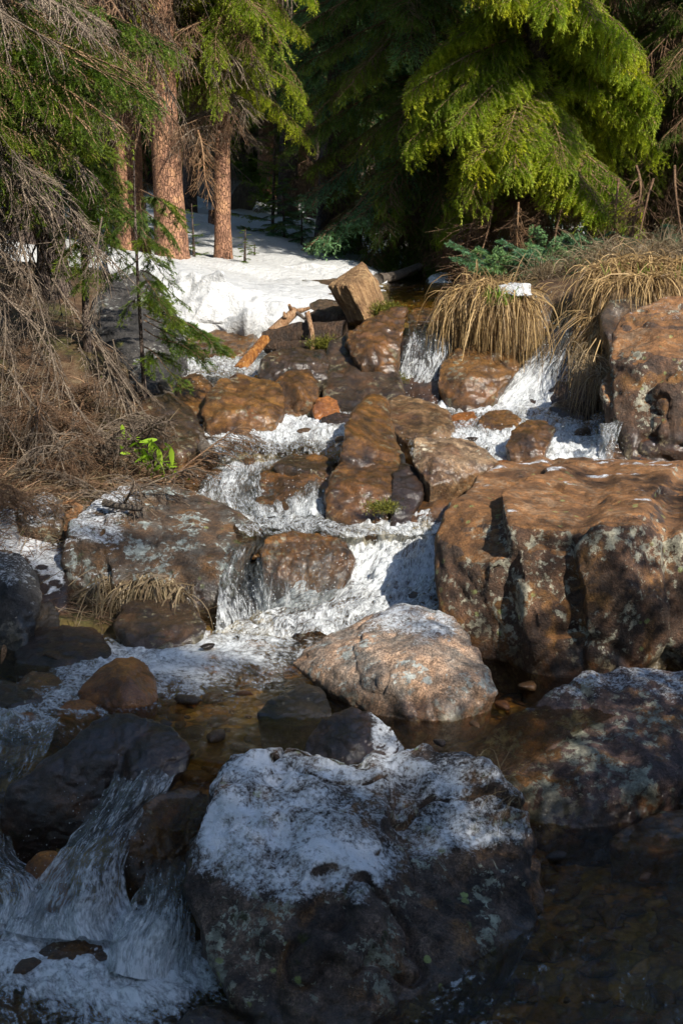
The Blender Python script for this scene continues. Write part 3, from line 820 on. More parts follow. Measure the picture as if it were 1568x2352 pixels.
sb2 = snow_wall('snow_bank',
    [P(560, 655, 12.5), P(640, 660, 12.4), P(720, 664, 12.4), P(800, 668, 12.4), P(860, 662, 12.6), P(900, 650, 12.9)],
    [P(560, 628, 13.0), P(640, 612, 12.9), P(720, 604, 12.9), P(800, 606, 12.9), P(850, 618, 13.0), P(885, 632, 13.2)],
    [P(560, 600, 15.5), P(640, 590, 15.5), P(720, 585, 15.5), P(800, 585, 15.5), P(860, 590, 15.6), P(900, 600, 15.6)],
    0.08, amp=0.10, seed=60, cell=5.0)
tag(sb2, 'smaller snow ledge behind the leaning log at the foot of dark spruces', 'snow bank')

# snow field over the ground behind the bank
sx = np.arange(-7, 5.5, 0.06); sy = np.concatenate([np.arange(11.8, 22, 0.06), np.arange(22, 34, 0.2)])
SX, SY = np.meshgrid(sx, sy)
sq = np.stack([SX.ravel(), SY.ravel()], 1)
sz, sbed = ground_z(sq, False)
s3 = np.concatenate([sq, sz[:, None]], 1)
pat = fbm(np.concatenate([sq, 0 * sq[:, :1]], 1), 0.55, 3, 71)
lim = sstep(-6.6, -5.0, sq[:, 0]) * sstep(1.6, 0.4, sq[:, 0] - 0.12 * (sq[:, 1] - 14) + 0.6 * pat) * sstep(11.9, 12.6, sq[:, 1]) * sstep(34, 30, sq[:, 1])
valley = np.exp(-((sq[:, 0] - 0.75 - 0.04 * (sq[:, 1] - 12)) / 0.75) ** 2) * sstep(18.5, 16.5, sq[:, 1])
th = 0.16 * lim - 0.22 * valley - 0.05
th = th + 0.05 * fbm(s3, 0.9, 3, 72) + 0.02 * fbm(s3, 4.5, 3, 73) + 0.012 * fbm(s3, 11, 3, 74)
s3[:, 2] += th
sf = link('snow_field', build_mesh('snow_field', s3, grid_faces(len(sy), len(sx))[:, ::-1]), M['snow'])
sf['kind'] = 'structure'

# ---------------------------------------------------------------- rocks
def hull_points(base, z, up, thick, sink=0.12, shrink=0.86):
    pts = [G(u, v, z) for u, v in base]
    Yb = float(np.mean([p[1] for p in pts]))
    low = [p + np.array([0, 0.02, -sink]) for p in pts]
    vb = float(np.mean([v for u, v in base]))
    ups = []
    for u, v, d in up:
        Y = Yb + d
        if v < vb:      # keep tops above the foot: a point this much higher in view cannot lie lower than this
            zmin = z + 0.36 * (vb - v) * K * Yb
            r0 = ray(u, v); s0 = r0[2] / r0[1]
            if s0 < -0.01:
                Y = min(Y, (zmin - CAM_Z) / s0)
        ups.append(P(u, v, max(Y, Yb - .12)))
    vis = np.array(pts + ups)
    pushed = []
    for p in vis:
        d = p - np.array([0, 0, CAM_Z]); d /= np.linalg.norm(d)
        pushed.append(p + d * thick)
    pushed = np.array(pushed)
    c = pushed.mean(0)
    pushed = c + (pushed - c) * shrink
    return np.concatenate([vis, np.array(low), pushed])

def hull_to_bm(bm, pts):
    b2 = bmesh.new()
    for p in pts:
        b2.verts.new(p)
    r = bmesh.ops.convex_hull(b2, input=b2.verts)
    dead = [x for x in r['geom_interior'] if isinstance(x, bmesh.types.BMVert)]
    if dead:
        bmesh.ops.delete(b2, geom=dead, context='VERTS')
    loose = [v for v in b2.verts if not v.link_faces]
    if loose:
        bmesh.ops.delete(b2, geom=loose, context='VERTS')
    me = bpy.data.meshes.new('tmp')
    b2.to_mesh(me); b2.free()
    bm.from_mesh(me)
    bpy.data.meshes.remove(me)

ROCKS = []
def remeshed(bm, vox, smooth, fac=0.5):
    me = bpy.data.meshes.new('tmp')
    bmesh.ops.recalc_face_normals(bm, faces=bm.faces)
    bm.to_mesh(me); bm.free()
    o = bpy.data.objects.new('tmp', me); COL.objects.link(o)
    md = o.modifiers.new('r', 'REMESH'); md.mode = 'VOXEL'; md.voxel_size = vox
    ms = o.modifiers.new('s', 'SMOOTH'); ms.factor = fac; ms.iterations = smooth
    dg = bpy.context.evaluated_depsgraph_get()
    m2 = bpy.data.meshes.new_from_object(o.evaluated_get(dg))
    bpy.data.objects.remove(o); bpy.data.meshes.remove(me)
    return m2

def rock(label, mat, lobes, seed=0, amp=1.0, vox=None, smooth=5, snow=None, wet=None, name='boulder', cat='boulder', group=None, cracks=0.0, strata=0.0, carve=None, nvox=52):
    smooth = max(3, smooth - 2); cracks = cracks or 0.010
    bm = bmesh.new()
    allp = []
    for lb in lobes:
        pts = hull_points(*lb) if not isinstance(lb, np.ndarray) else lb
        allp.append(pts)
        hull_to_bm(bm, pts)
    allp = np.concatenate(allp)
    size = float((allp.max(0) - allp.min(0)).max())
    vox = vox or size / nvox
    me = remeshed(bm, vox, smooth)
    n = len(me.vertices)
    p = np.empty(n * 3, np.float32); me.vertices.foreach_get('co', p); p = p.reshape(-1, 3).astype(float)
    nm = np.empty(n * 3, np.float32); me.vertex_normals.foreach_get('vector', nm); nm = nm.reshape(-1, 3)
    sd = seed * 13 + 5
    q = p / size
    big = fbm(q, 2.2, 3, sd)
    d = size * (0.035 * big + 0.016 * fbm(q, 7, 4, sd + 7, ridged=True) + 0.009 * fbm(q, 18, 3, sd + 11)) * amp
    d += 0.0025 * fbm(p, 60, 2, sd + 13)
    # planar chips: steps where a warped coordinate crosses levels
    w = (q @ np.array([0.7, 0.2, 0.68])) * 5 + 1.2 * fbm(q, 2.5, 2, sd + 21)
    d += size * 0.013 * amp * (np.abs((w % 1) - 0.5) * 2 - 0.5)
    if cracks:
        cr = fbm(q, 3.0, 3, sd + 31)
        d -= cracks * size * np.exp(-(cr / 0.035) ** 2)
    if strata:
        sv = p @ np.array(strata[0]) * strata[1] + 1.5 * fbm(p, 2.5, 3, sd + 41)
        d += strata[2] * (vnoise(np.stack([sv, 0 * sv, 0 * sv], 1), sd + 43) + 0.5 * vnoise(np.stack([sv * 2.7, 0 * sv, 0 * sv + 5], 1), sd + 44))
    if carve:
        for (a, b, wd, dp) in carve:      # grooves: segment a-b, width, depth
            a = np.array(a); b = np.array(b); ab = b - a
            tt = np.clip(((p - a) @ ab) / (ab @ ab), 0, 1)
            dist = np.linalg.norm(p - (a + tt[:, None] * ab), axis=1) + 0.02 * fbm(p, 14, 2, sd + 51)
            d -= dp * np.exp(-(dist / wd) ** 2)
    p2 = p + nm * d[:, None]
    me.vertices.foreach_set('co', p2.astype(np.float32).ravel())
    me.update()
    me.vertex_normals.foreach_get('vector', nm.ravel())
    nm2 = np.empty(n * 3, np.float32); me.vertex_normals.foreach_get('vector', nm2); nm2 = nm2.reshape(-1, 3)
    sn = np.zeros(n)
    if snow:
        lo, hi, f = snow[0], snow[1], snow[2] if len(snow) > 2 else None
        sn = sstep(lo, hi, nm2[:, 2] + 0.22 * fbm(p2, 7, 3, sd + 61))
        if f is not None:
            sn = sn * f(p2)
        p2 = p2 + np.array([0, 0, 1.0]) * (0.004 * sn * (0.6 + 0.6 * fbm(p2, 30, 2, sd + 62)))[:, None]
        me.vertices.foreach_set('co', p2.astype(np.float32).ravel())
    wt = np.zeros(n)
    if wet is not None:
        wl = wet
        wt = 1 - sstep(wl + 0.02, wl + 0.10, p2[:, 2] + 0.04 * fbm(p2, 8, 3, sd + 71))
    me.polygons.foreach_set('use_smooth', np.ones(len(me.polygons), bool))
    a = me.attributes.new('snow', 'FLOAT', 'POINT'); a.data.foreach_set('value', sn.astype(np.float32))
    a = me.attributes.new('wet', 'FLOAT', 'POINT'); a.data.foreach_set('value', wt.astype(np.float32))
    c = p2.mean(0); c[2] = p2[:, 2].min()
    me.transform(Matrix.Translation(-Vector(c)))
    me.update()
    me.name = name
    o = link(name, me, M[mat], loc=Vector(c))
    tag(o, label, cat, group)
    ROCKS.append(o)
    return o

# 1 the snow-dusted boulder in front
SB_L = ([(560, 2330), (700, 2400), (850, 2400)], 0.0, [(500, 2240, .10), (450, 2130, .22), (405, 2035, .34), (412, 1975, .45), (450, 1880, .48), (490, 1790, .56), (520, 1722, .68), (600, 1706, .74), (690, 1700, .75), (770, 1735, .70), (560, 1990, .36), (700, 1985, .30), (820, 1960, .38), (620, 2150, .12), (800, 2180, .10), (900, 1765, .66), (930, 1990, .42), (960, 2200, .22)], 0.25, 0.14)
SB_R = ([(860, 2370), (1000, 2330), (1100, 2260)], 0.0, [(820, 1760, .70), (870, 1722, .74), (980, 1716, .75), (1060, 1738, .70), (1120, 1775, .62), (1180, 1835, .56), (1225, 1910, .54), (1252, 1985, .52), (1250, 2060, .42), (1215, 2150, .28), (850, 1985, .40), (980, 1960, .42), (1100, 1930, .50), (900, 2160, .12), (1080, 2150, .22), (745, 1765, .66), (690, 1990, .36), (690, 2200, .16)], 0.25, 0.14)
snow_boulder = rock('large boulder in front under a patchy crust of fresh snow, dark cleft down its middle', 'snowrock', [SB_L, SB_R], seed=1, nvox=145, smooth=6, amp=1.15,
    snow=(-0.3, 0.55, lambda p: (.92 + .42 * fbm(p, 6, 4, 91)) * sstep(2.9, 3.5, p[:, 1] + 0.10 * fbm(p, 5, 3, 9)) * sstep(.20, .27, p[:, 2])), wet=0.02, cracks=0.028,
    carve=[(P(815, 1745, 3.95), P(770, 1880, 3.7), .03, .03), (P(770, 1880, 3.7), P(745, 1990, 3.55), .02, .02), (P(625, 1890, 3.68), P(610, 2010, 3.52), .018, .04), (P(610, 2010, 3.55), P(650, 2180, 3.38), .02, .035)],
    strata=((0.8, 0.1, -0.3), 9.0, 0.006))

# 2 frosted slab at right
rock('wide dark red slab spotted with orange and grey lichen, frost along its upper edge', 'purple', [
    ([(1190, 1890), (1300, 1912), (1390, 1905), (1480, 1885), (1560, 1850)], LV_RIGHT, [(1075, 1738, .20), (1110, 1700, .28), (1180, 1640, .38), (1270, 1600, .46), (1340, 1552, .56), (1420, 1533, .60), (1500, 1532, .60), (1600, 1565, .56), (1700, 1640, .5), (1160, 1810, .08), (1330, 1800, .04), (1480, 1790, .02), (1590, 1740, .25), (1640, 1780, .2)], 0.2, 0.15)],
    seed=2, nvox=115, smooth=6, snow=(0.55, 0.85, lambda p: .8 * sstep(4.50, 4.78, p[:, 1] + 0.08 * fbm(p, 5, 3, 19) + 0.15 * (p[:, 0] - .9))), wet=0.10, strata=((0.1, -0.5, 0.9), 10.0, 0.006))

# 3 the big rusty boulder
BR = LV_MID
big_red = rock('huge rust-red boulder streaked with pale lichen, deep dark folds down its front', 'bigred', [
    ([(1040, 1500), (1120, 1520), (1230, 1540)], BR, [(1008, 1420, .10), (1000, 1320, .20), (1006, 1240, .28), (1022, 1180, .40), (1062, 1135, .62), (1092, 1088, .95), (1130, 1085, 1.0), (1180, 1095, 1.0), (1120, 1300, .02), (1200, 1400, .06), (1225, 1250, .12), (1140, 1200, .2)], 0.45, 0.12),
    ([(1120, 1300), (1500, 1300)], .70, [(1098, 1090, 1.0), (1140, 1066, 1.2), (1340, 1052, 1.4), (1600, 1052, 1.4), (1165, 1185, .35), (1240, 1208, .15), (1330, 1212, .15), (1450, 1200, .1), (1600, 1215, .1)], 0.3, 0.1),
    ([(1215, 1545), (1280, 1560), (1345, 1560)], BR, [(1155, 1205, .20), (1180, 1200, .18), (1240, 1215, .14), (1330, 1218, .16), (1345, 1350, .08), (1330, 1500, 0), (1195, 1330, .07), (1235, 1430, 0), (1230, 1500, 0), (1145, 1120, .62), (1250, 1075, 1.2), (1340, 1056, 1.45)], 0.3, 0.12),
    ([(1360, 1562), (1440, 1560), (1530, 1535)], BR, [(1312, 1235, .10), (1380, 1205, .02), (1450, 1200, .02), (1330, 1330, .0), (1345, 1440, -.07), (1440, 1350, -.10), (1520, 1250, .05), (1530, 1400, -.02), (1420, 1060, 1.4), (1560, 1052, 1.4)], 0.3, 0.12),
    ([(1560, 1530), (1720, 1560)], BR, [(1470, 1300, .06), (1560, 1220, .1), (1700, 1220, .1), (1500, 1450, -.02), (1600, 1400, -.04), (1750, 1400, 0), (1600, 1052, 1.4), (1750, 1060, 1.3)], 0.3, 0.12)],
    seed=3, nvox=150, smooth=5, amp=0.42, cracks=0.012, wet=0.36,
    snow=(0.72, 0.95, lambda p: 0.9 * sstep(0.15, 0.45, fbm(p * np.array([1, 3, 1]), 3.2, 3, 29)) + 0 * p[:, 0]),
    carve=[(P(1155, 1190, 5.6), P(1175, 1290, 5.45), .035, .05), (P(1175, 1290, 5.45), P(1225, 1400, 5.35), .03, .05), (P(1225, 1400, 5.35), P(1222, 1480, 5.3), .02, .04), (P(1312, 1230, 5.4), P(1318, 1340, 5.3), .03, .06), (P(1318, 1340, 5.3), P(1350, 1530, 5.2), .03, .05), (P(1180, 1150, 5.9), P(1130, 1090, 6.3), .02, .02)],
    strata=((0.85, 0.15, 0.35), 11.0, 0.008))

# 4 pale granite
rock('pale granite boulder with frosted top, its warm grainy right side in the sun', 'granite', [
    ([(860, 1642), (940, 1660), (1040, 1655), (1110, 1630)], LV_MID, [(672, 1524, .42), (700, 1492, .50), (790, 1448, .55), (860, 1404, .62), (905, 1388, .64), (965, 1396, .62), (1022, 1412, .56), (1056, 1442, .46), (1086, 1492, .30), (1112, 1532, .18), (1142, 1590, .06), (720, 1560, .30), (790, 1605, .12), (830, 1490, .26), (980, 1500, .16), (900, 1560, .04), (1060, 1560, .04)], 0.18, 0.10)],
    seed=4, nvox=105, smooth=6, amp=0.75, wet=0.33, snow=(0.52, 0.78, lambda p: .92 * sstep(.45, .54, p[:, 2] + 0.03 * fbm(p, 6, 3, 8))), strata=((-0.5, 0.1, 0.85), 9.0, 0.004))

# 5, 6 orange stones
rock('smooth rounded orange stone standing in the current at left', 'orange', [
    ([(215, 1618), (280, 1632), (350, 1622)], LV_MID, [(176, 1590, .08), (200, 1566, .14), (235, 1530, .22), (270, 1512, .28), (305, 1510, .30), (338, 1528, .28), (358, 1560, .18), (368, 1600, .08), (290, 1550, .06), (330, 1590, .02)], 0.15)],
    seed=5, nvox=60, smooth=10, amp=0.5, wet=0.35, name='river_stone', cat='stone')
rock('low flat orange stone breaking the surface beside the round orange stone', 'orange', [
    ([(135, 1650), (190, 1658), (232, 1645)], LV_MID - .01, [(130, 1635, .05), (160, 1612, .12), (205, 1610, .14), (235, 1628, .1)], 0.12)], seed=6, wet=.36, name='river_stone', cat='stone')

# 7 the big left boulder
rock('large slab-topped boulder at left, lichen-grey and frosted on one end, brown on the other', 'slab', [
    ([(170, 1400), (240, 1410)], LV_MID + .02, [(150, 1300, .10), (153, 1245, .16), (165, 1200, .32), (195, 1168, .50), (250, 1132, .70), (230, 1250, .12), (248, 1340, .02), (290, 1135, .70)], 0.2),
    ([(260, 1410), (380, 1420), (500, 1400)], LV_MID + .01, [(238, 1230, .18), (255, 1330, -.02), (290, 1360, -.02), (350, 1368, -.02), (420, 1330, .02), (500, 1300, .06), (500, 1380, 0), (250, 1200, .3), (255, 1130, .72), (300, 1120, .78), (410, 1115, .82), (500, 1150, .72), (560, 1182, .54), (596, 1222, .36), (590, 1250, .25), (550, 1295, .15), (350, 1250, .14)], 0.2)],
    seed=7, nvox=125, smooth=5, amp=0.7, wet=0.40, snow=(0.45, 0.8, lambda p: .85 * sstep(-0.66, -1.05, p[:, 0] + 0.12 * fbm(p, 5, 3, 33))), strata=((0.3, 0.4, 0.85), 8.0, 0.005),
    carve=[(P(240, 1235, 6.0), P(252, 1340, 5.9), .02, .04)])

def simple(label, mat, base, z, up, thick=0.15, seed=0, **kw):
    kw.setdefault('nvox', 44)
    return rock(label, mat, [(base, z, up, thick)], seed=seed, **kw)
ST = dict(name='river_stone', cat='stone')
# left margin
simple('rounded grey rock with snow cap at the left edge below the bank', 'greyrock', [(0, 1490), (60, 1490), (-60, 1480)], .34, [(-60, 1290, .3), (0, 1268, .34), (50, 1272, .34), (85, 1312, .26), (98, 1370, .14), (75, 1420, .06), (20, 1350, .04)], .2, 8, snow=(.5, .8, lambda p: .72), wet=.38, nvox=60)
simple('dark rock wedged behind the grey rock at the left edge', 'darkwet', [(80, 1400), (150, 1400)], .38, [(55, 1290, .3), (90, 1250, .5), (150, 1248, .5), (165, 1300, .3), (150, 1350, .1)], .2, 9, snow=(.8, .95))
simple('small reddish angular rock under the twiggy bank', 'bigred', [(130, 1230), (190, 1230)], .58, [(125, 1195, .1), (130, 1160, .2), (165, 1150, .25), (195, 1165, .2), (195, 1210, .1)], .15, 10)
simple('frost-covered mossy hummock of rock on the left bank', 'mossrock', [(50, 1215), (140, 1215)], .62, [(40, 1170, .1), (70, 1135, .3), (110, 1128, .3), (145, 1150, .25), (150, 1190, .1)], .2, 11, snow=(.3, .7, lambda p: .72))
simple('mossy frosted hummock at the left edge of the bank', 'mossrock', [(-40, 1300), (40, 1300)], .5, [(-60, 1220, .2), (0, 1195, .4), (45, 1210, .4), (62, 1260, .2)], .2, 12, snow=(.3, .7, lambda p: .72))
simple('small blue-grey stone in the dark hollow beside the trickle', 'greyrock', [(70, 1440), (135, 1445)], .36, [(62, 1410, .1), (80, 1388, .15), (118, 1385, .15), (138, 1410, .1)], .1, 13, wet=.42, **ST)
simple('low wet purple-brown slab at the foot of the left bank', 'darkwet', [(40, 1530), (150, 1540), (240, 1530)], .325, [(35, 1500, .12), (70, 1450, .35), (150, 1435, .45), (230, 1440, .45), (260, 1490, .2), (150, 1480, .15)], .15, 14, wet=.5)
simple('flat brown rock cut by the left edge of the picture', 'slab', [(-60, 1610), (30, 1622), (90, 1612)], .325, [(-80, 1580, .1), (0, 1562, .18), (60, 1578, .15), (98, 1600, .06)], .12, 15, wet=.36, **ST)
simple('yellowish stone washed over by the stream at far left', 'goldwet', [(50, 1590), (130, 1592)], .315, [(40, 1568, .1), (75, 1545, .2), (120, 1548, .2), (150, 1572, .1)], .1, 16, wet=.36, **ST)
# dark boulder lower left
rock('long dark wet boulder sloping down to the left beside the blue rapid', 'darkwet', [
    ([(10, 1950), (90, 1962), (175, 1960)], .05, [(0, 1880, -.02), (30, 1808, .0), (95, 1755, .05), (170, 1700, .12), (215, 1658, .2), (260, 1635, .25), (300, 1640, .24), (345, 1652, .2), (250, 1740, .06), (180, 1830, .0), (220, 1890, -.02), (300, 1800, .06)], .25),
    ([(260, 1850), (330, 1830)], .22, [(270, 1650, .25), (340, 1650, .25), (400, 1670, .2), (440, 1720, .12), (430, 1770, .06), (380, 1800, .0), (330, 1720, .08), (300, 1790, -.02)], .2)],
    seed=17, nvox=95, smooth=8, amp=0.8, wet=2.0)
rock('wet brown rock the small fall slides over, left of the snowy boulder', 'brownwet', [
    ([(290, 2040), (350, 2075), (400, 2060)], .02, [(285, 1980, .0), (295, 1930, .02), (312, 1880, .06), (350, 1832, .12), (420, 1812, .18), (480, 1822, .2), (500, 1870, .16), (470, 1930, .1), (440, 1990, .1), (330, 1960, .06), (390, 1930, .1)], .2)], seed=18, nvox=70, wet=2.0)
simple('small orange wet stone between two white chutes at lower left', 'orange', [(60, 2095), (140, 2095)], .01, [(45, 2050, .06), (55, 2000, .14), (85, 1962, .2), (125, 1958, .2), (152, 1985, .16), (160, 2050, .06), (100, 2010, .08)], .15, 19, wet=.05, **ST)
simple('low dark red stone in the foam of the lower left pool', 'brownwet', [(100, 2218), (170, 2222), (245, 2210)], -.005, [(88, 2190, .05), (120, 2168, .1), (180, 2160, .12), (235, 2172, .1), (250, 2195, .05)], .12, 20, wet=.1, **ST)
simple('little red stone against the foot of the snowy boulder', 'bigred', [(850, 2362), (900, 2368), (930, 2350)], -.0, [(845, 2330, .02), (860, 2298, .05), (890, 2290, .06), (915, 2305, .05), (935, 2330, .03)], .06, 21, wet=.02, **ST)
simple('mossy dark stone at the bottom edge left of the snowy boulder', 'mossrock', [(400, 2420), (500, 2420), (600, 2420)], -.02, [(380, 2370, .05), (440, 2318, .12), (520, 2300, .16), (590, 2320, .16), (620, 2370, .08)], .1, 22, wet=.05)
simple('dark triangular stone with a stripe of snow between granite and snowy boulder', 'darkwet', [(705, 1750), (800, 1765), (920, 1750)], .315, [(700, 1705, .08), (740, 1650, .16), (810, 1620, .20), (855, 1638, .2), (900, 1685, .14), (935, 1730, .05), (800, 1690, .04)], .12, 23, wet=.36, snow=(.55, .8, lambda p: sstep(.07, .12, p[:, 0] + .05 * fbm(p, 9, 2, 3))), nvox=60)
simple('low green-grey stone barely out of the water left of the granite', 'greyrock', [(600, 1660), (690, 1668), (760, 1655)], .315, [(590, 1640, .06), (630, 1600, .22), (690, 1570, .36), (740, 1580, .36), (765, 1630, .1)], .1, 24, wet=.5)
simple('flat wet reddish slab low in the pool at the right edge', 'brownwet', [(1410, 1950), (1500, 1955), (1620, 1950)], .07, [(1400, 1925, .05), (1450, 1890, .16), (1530, 1862, .28), (1650, 1860, .28), (1700, 1920, .1)], .15, 25, wet=.15)
simple('dark rock closing the gap behind the reddish slab at the right edge', 'slab', [(1560, 1860), (1700, 1880)], .09, [(1545, 1820, .1), (1590, 1760, .2), (1700, 1700, .3), (1750, 1800, .1)], .2, 26, wet=.15)

# middle cluster
rock('tall wet brown rib of rock rising in the middle of the cascade', 'brownwet', [
    ([(780, 1080), (850, 1085), (930, 1080)], .80, [(775, 1040, .04), (788, 985, .2), (800, 950, .5), (822, 932, .8), (852, 920, 1.0), (880, 926, 1.0), (905, 985, .6), (925, 1030, .3), (938, 1065, .08), (850, 1000, .3)], .25)],
    seed=30, nvox=75, wet=1.2, smooth=6)
rock('domed brown rock with pale stain and a mossy patch, dividing the stream', 'brownwet', [
    ([(755, 1202), (810, 1212), (880, 1208)], .62, [(744, 1175, .03), (748, 1120, .14), (765, 1078, .32), (800, 1050, .5), (850, 1042, .56), (895, 1050, .5), (922, 1080, .36), (912, 1130, .16), (905, 1180, .06), (830, 1120, .10)], .25)],
    seed=31, nvox=80, wet=.9, smooth=6)
simple('narrow dark slab leaning against the domed brown rock', 'darkwet', [(895, 1215), (935, 1212)], .62, [(895, 1150, .1), (900, 1085, .3), (930, 1070, .4), (968, 1085, .4), (972, 1130, .2), (940, 1180, .08)], .2, 32, wet=1)
simple('steep purple-brown slab between domed rock and the huge red boulder', 'brownwet', [(930, 1215), (1010, 1210), (1060, 1200)], .61, [(930, 1180, .05), (960, 1150, .16), (1010, 1105, .4), (1055, 1072, .6), (1110, 1066, .7), (1120, 1100, .5), (1080, 1160, .2), (1000, 1160, .08)], .3, 33, wet=1, nvox=60)
rock('cream and brown two-tone rock perched beside the right rapids', 'twotone', [
    ([(985, 1118), (1060, 1110), (1120, 1098)], .77, [(962, 1095, .02), (944, 1055, .08), (950, 1012, .2), (985, 1000, .28), (1035, 1004, .3), (1085, 1016, .28), (1122, 1040, .2), (1142, 1072, .08), (1000, 1050, .03), (1070, 1060, .05)], .2)],
    seed=34, nvox=70, wet=.8, smooth=5)
simple('broad brown rock behind the tall rib with a cream scar', 'twotone', [(925, 1015), (980, 1022), (1040, 1010)], .80, [(880, 960, .3), (890, 926, .6), (925, 917, .7), (980, 928, .65), (1030, 948, .5), (1048, 975, .25), (945, 985, .1), (1010, 975, .12)], .25, 35, wet=1.3, nvox=60)
simple('low amber stone awash right of the brown rock', 'orange', [(1030, 982), (1090, 980)], .815, [(1025, 965, .1), (1050, 945, .25), (1085, 948, .25), (1100, 965, .1)], .12, 36, wet=1, **ST)
simple('wet speckled stone with water sliding over it below the right fall', 'goldwet', [(1100, 990), (1180, 992)], .805, [(1098, 965, .1), (1120, 945, .25), (1165, 942, .25), (1195, 962, .12)], .15, 37, wet=1, **ST)
simple('shiny brown rounded rock in the middle of the right rapids', 'brownwet', [(1170, 1050), (1240, 1052)], .79, [(1158, 1025, .08), (1172, 988, .2), (1212, 964, .3), (1252, 964, .3), (1275, 985, .2), (1262, 1020, .06), (1215, 1000, .08)], .18, 38, wet=1.2, nvox=60)
simple('small dark stone awash at the foot of the right rapids', 'darkwet', [(1190, 1062), (1245, 1060)], .755, [(1185, 1045, .05), (1215, 1030, .12), (1248, 1042, .08)], .1, 39, wet=1, **ST)
simple('low dark stone under the right waterfall', 'darkwet', [(1265, 958), (1345, 960)], .82, [(1262, 935, .1), (1290, 920, .25), (1340, 926, .25), (1358, 945, .1)], .15, 40, wet=1, **ST)
simple('brown block standing between the right rapids and the tall red boulder', 'brownwet', [(1395, 1068), (1460, 1070)], .74, [(1388, 1040, .04), (1402, 985, .15), (1440, 968, .25), (1462, 1010, .15), (1470, 1050, .06)], .2, 41, wet=1.1)
# right tall boulder
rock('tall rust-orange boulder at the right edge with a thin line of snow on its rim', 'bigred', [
    ([(1440, 1075), (1500, 1082), (1640, 1080)], .72, [(1415, 960, .16), (1402, 830, .35), (1405, 765, .55), (1422, 742, .65), (1470, 712, .78), (1530, 690, .88), (1600, 676, .9), (1720, 680, .85), (1480, 820, .22), (1600, 830, .2), (1720, 900, .2), (1440, 1010, .06)], .3),
    ([(1500, 1075), (1640, 1085)], .72, [(1500, 900, .10), (1560, 860, .06), (1640, 860, .06), (1520, 1000, 0), (1640, 1000, -.02)], .3),
    ([(1405, 960), (1425, 965)], .95, [(1380, 905, .1), (1378, 880, .18), (1400, 850, .28), (1440, 850, .3), (1440, 930, .05)], .3)],
    seed=42, nvox=105, smooth=6, amp=.8, wet=.85, cracks=.02, snow=(.62, .9, lambda p: .62 * sstep(1.34, 1.44, p[:, 2])))
simple('dark rounded rock protruding at the right edge below the tall boulder rim', 'darkwet', [(1560, 900), (1660, 900)], 1.05, [(1540, 850, .04), (1545, 805, .1), (1575, 785, .15), (1660, 780, .15), (1680, 850, .05)], .15, 43, wet=0)
# rocks of the right fall
rock('brown boulder between the two waterfalls under hanging dry grass', 'brownwet', [
    ([(1020, 948), (1070, 955), (1105, 945)], .81, [(1000, 880, .12), (1008, 835, .25), (1050, 800, .36), (1120, 782, .42), (1170, 795, .4), (1195, 838, .25), (1170, 875, .12), (1110, 915, .05), (1080, 860, .08)], .3)],
    seed=44, nvox=75, wet=.95, smooth=7)
simple('low wet ledge of brown rock at the lip of the left waterfall', 'brownwet', [(940, 745), (1035, 745)], 1.27, [(935, 725, .1), (950, 706, .3), (1030, 712, .3), (1045, 730, .1)], .3, 144, wet=2)
rock('wet dark rock shelf carrying the grass tussock between the waterfalls', 'slab', [
    ([(1050, 805), (1150, 812), (1225, 790)], 1.13, [(1032, 760, .10), (1050, 705, .22), (1090, 678, .32), (1180, 668, .38), (1250, 678, .32), (1272, 700, .22), (1268, 745, .08), (1235, 780, .03), (1150, 740, .08)], .3)],
    seed=45, nvox=70, wet=1.2)
simple('boulder behind the right waterfall lip supporting the grassy bank', 'mossrock', [(1385, 900), (1440, 930)], .95, [(1385, 820, .25), (1372, 720, .5), (1400, 670, .7), (1480, 660, .8), (1450, 800, .3)], .4, 46, wet=1.3)
simple('black wet rock face behind the right waterfall', 'darkwet', [(1200, 950), (1360, 955)], .80, [(1215, 830, .55), (1270, 745, .68), (1345, 735, .68), (1365, 850, .55)], .3, 47, wet=3)
simple('black wet rock face behind the left waterfall', 'darkwet', [(880, 950), (1010, 952)], .80, [(895, 850, .48), (915, 775, .62), (1045, 772, .62), (1035, 850, .5)], .3, 48, wet=3)
# log dam rocks
rock('brown rooty mound of rock between the log dam and the left waterfall', 'brownwet', [
    ([(825, 838), (915, 836)], 1.10, [(800, 810, .12), (795, 770, .25), (850, 735, .45), (900, 705, .6), (935, 706, .62), (930, 760, .3), (922, 815, .1), (860, 790, .08)], .3)],
    seed=49, nvox=75, wet=1.5, amp=1.5)
simple('square rock glistening in the sun below the leaning log', 'brownwet', [(795, 925), (860, 930), (890, 920)], .86, [(783, 900, .04), (785, 825, .15), (815, 815, .22), (870, 820, .24), (895, 850, .2), (898, 900, .08), (830, 860, .05)], .2, 50, wet=2, nvox=60)
simple('narrow upright dark slab left of the square glistening rock', 'darkwet', [(757, 920), (785, 922)], .87, [(753, 900, .05), (756, 820, .2), (785, 812, .22), (790, 880, .08)], .15, 51, wet=2)
rock('lumpy brown rock with pale flecks forming the dam left of the slab', 'mossrock', [
    ([(610, 890), (680, 892), (745, 885)], .98, [(592, 860, .06), (600, 825, .15), (630, 805, .25), (690, 800, .3), (740, 808, .28), (757, 835, .15), (750, 870, .05), (680, 835, .08)], .2)], seed=52, nvox=60, wet=1.3)
simple('mottled triangular rock with yellow moss under the dam', 'brownwet', [(650, 935), (720, 940)], .90, [(625, 880, .15), (655, 850, .3), (710, 845, .3), (735, 880, .2), (735, 915, .08), (680, 880, .08)], .2, 53, wet=1.2)
simple('brown rock sloping down between the golden boulder and the amber stone', 'brownwet', [(650, 965), (700, 962)], .84, [(615, 900, .3), (640, 880, .4), (690, 885, .35), (715, 915, .2), (705, 945, .06), (660, 910, .12)], .2, 54, wet=1.2)
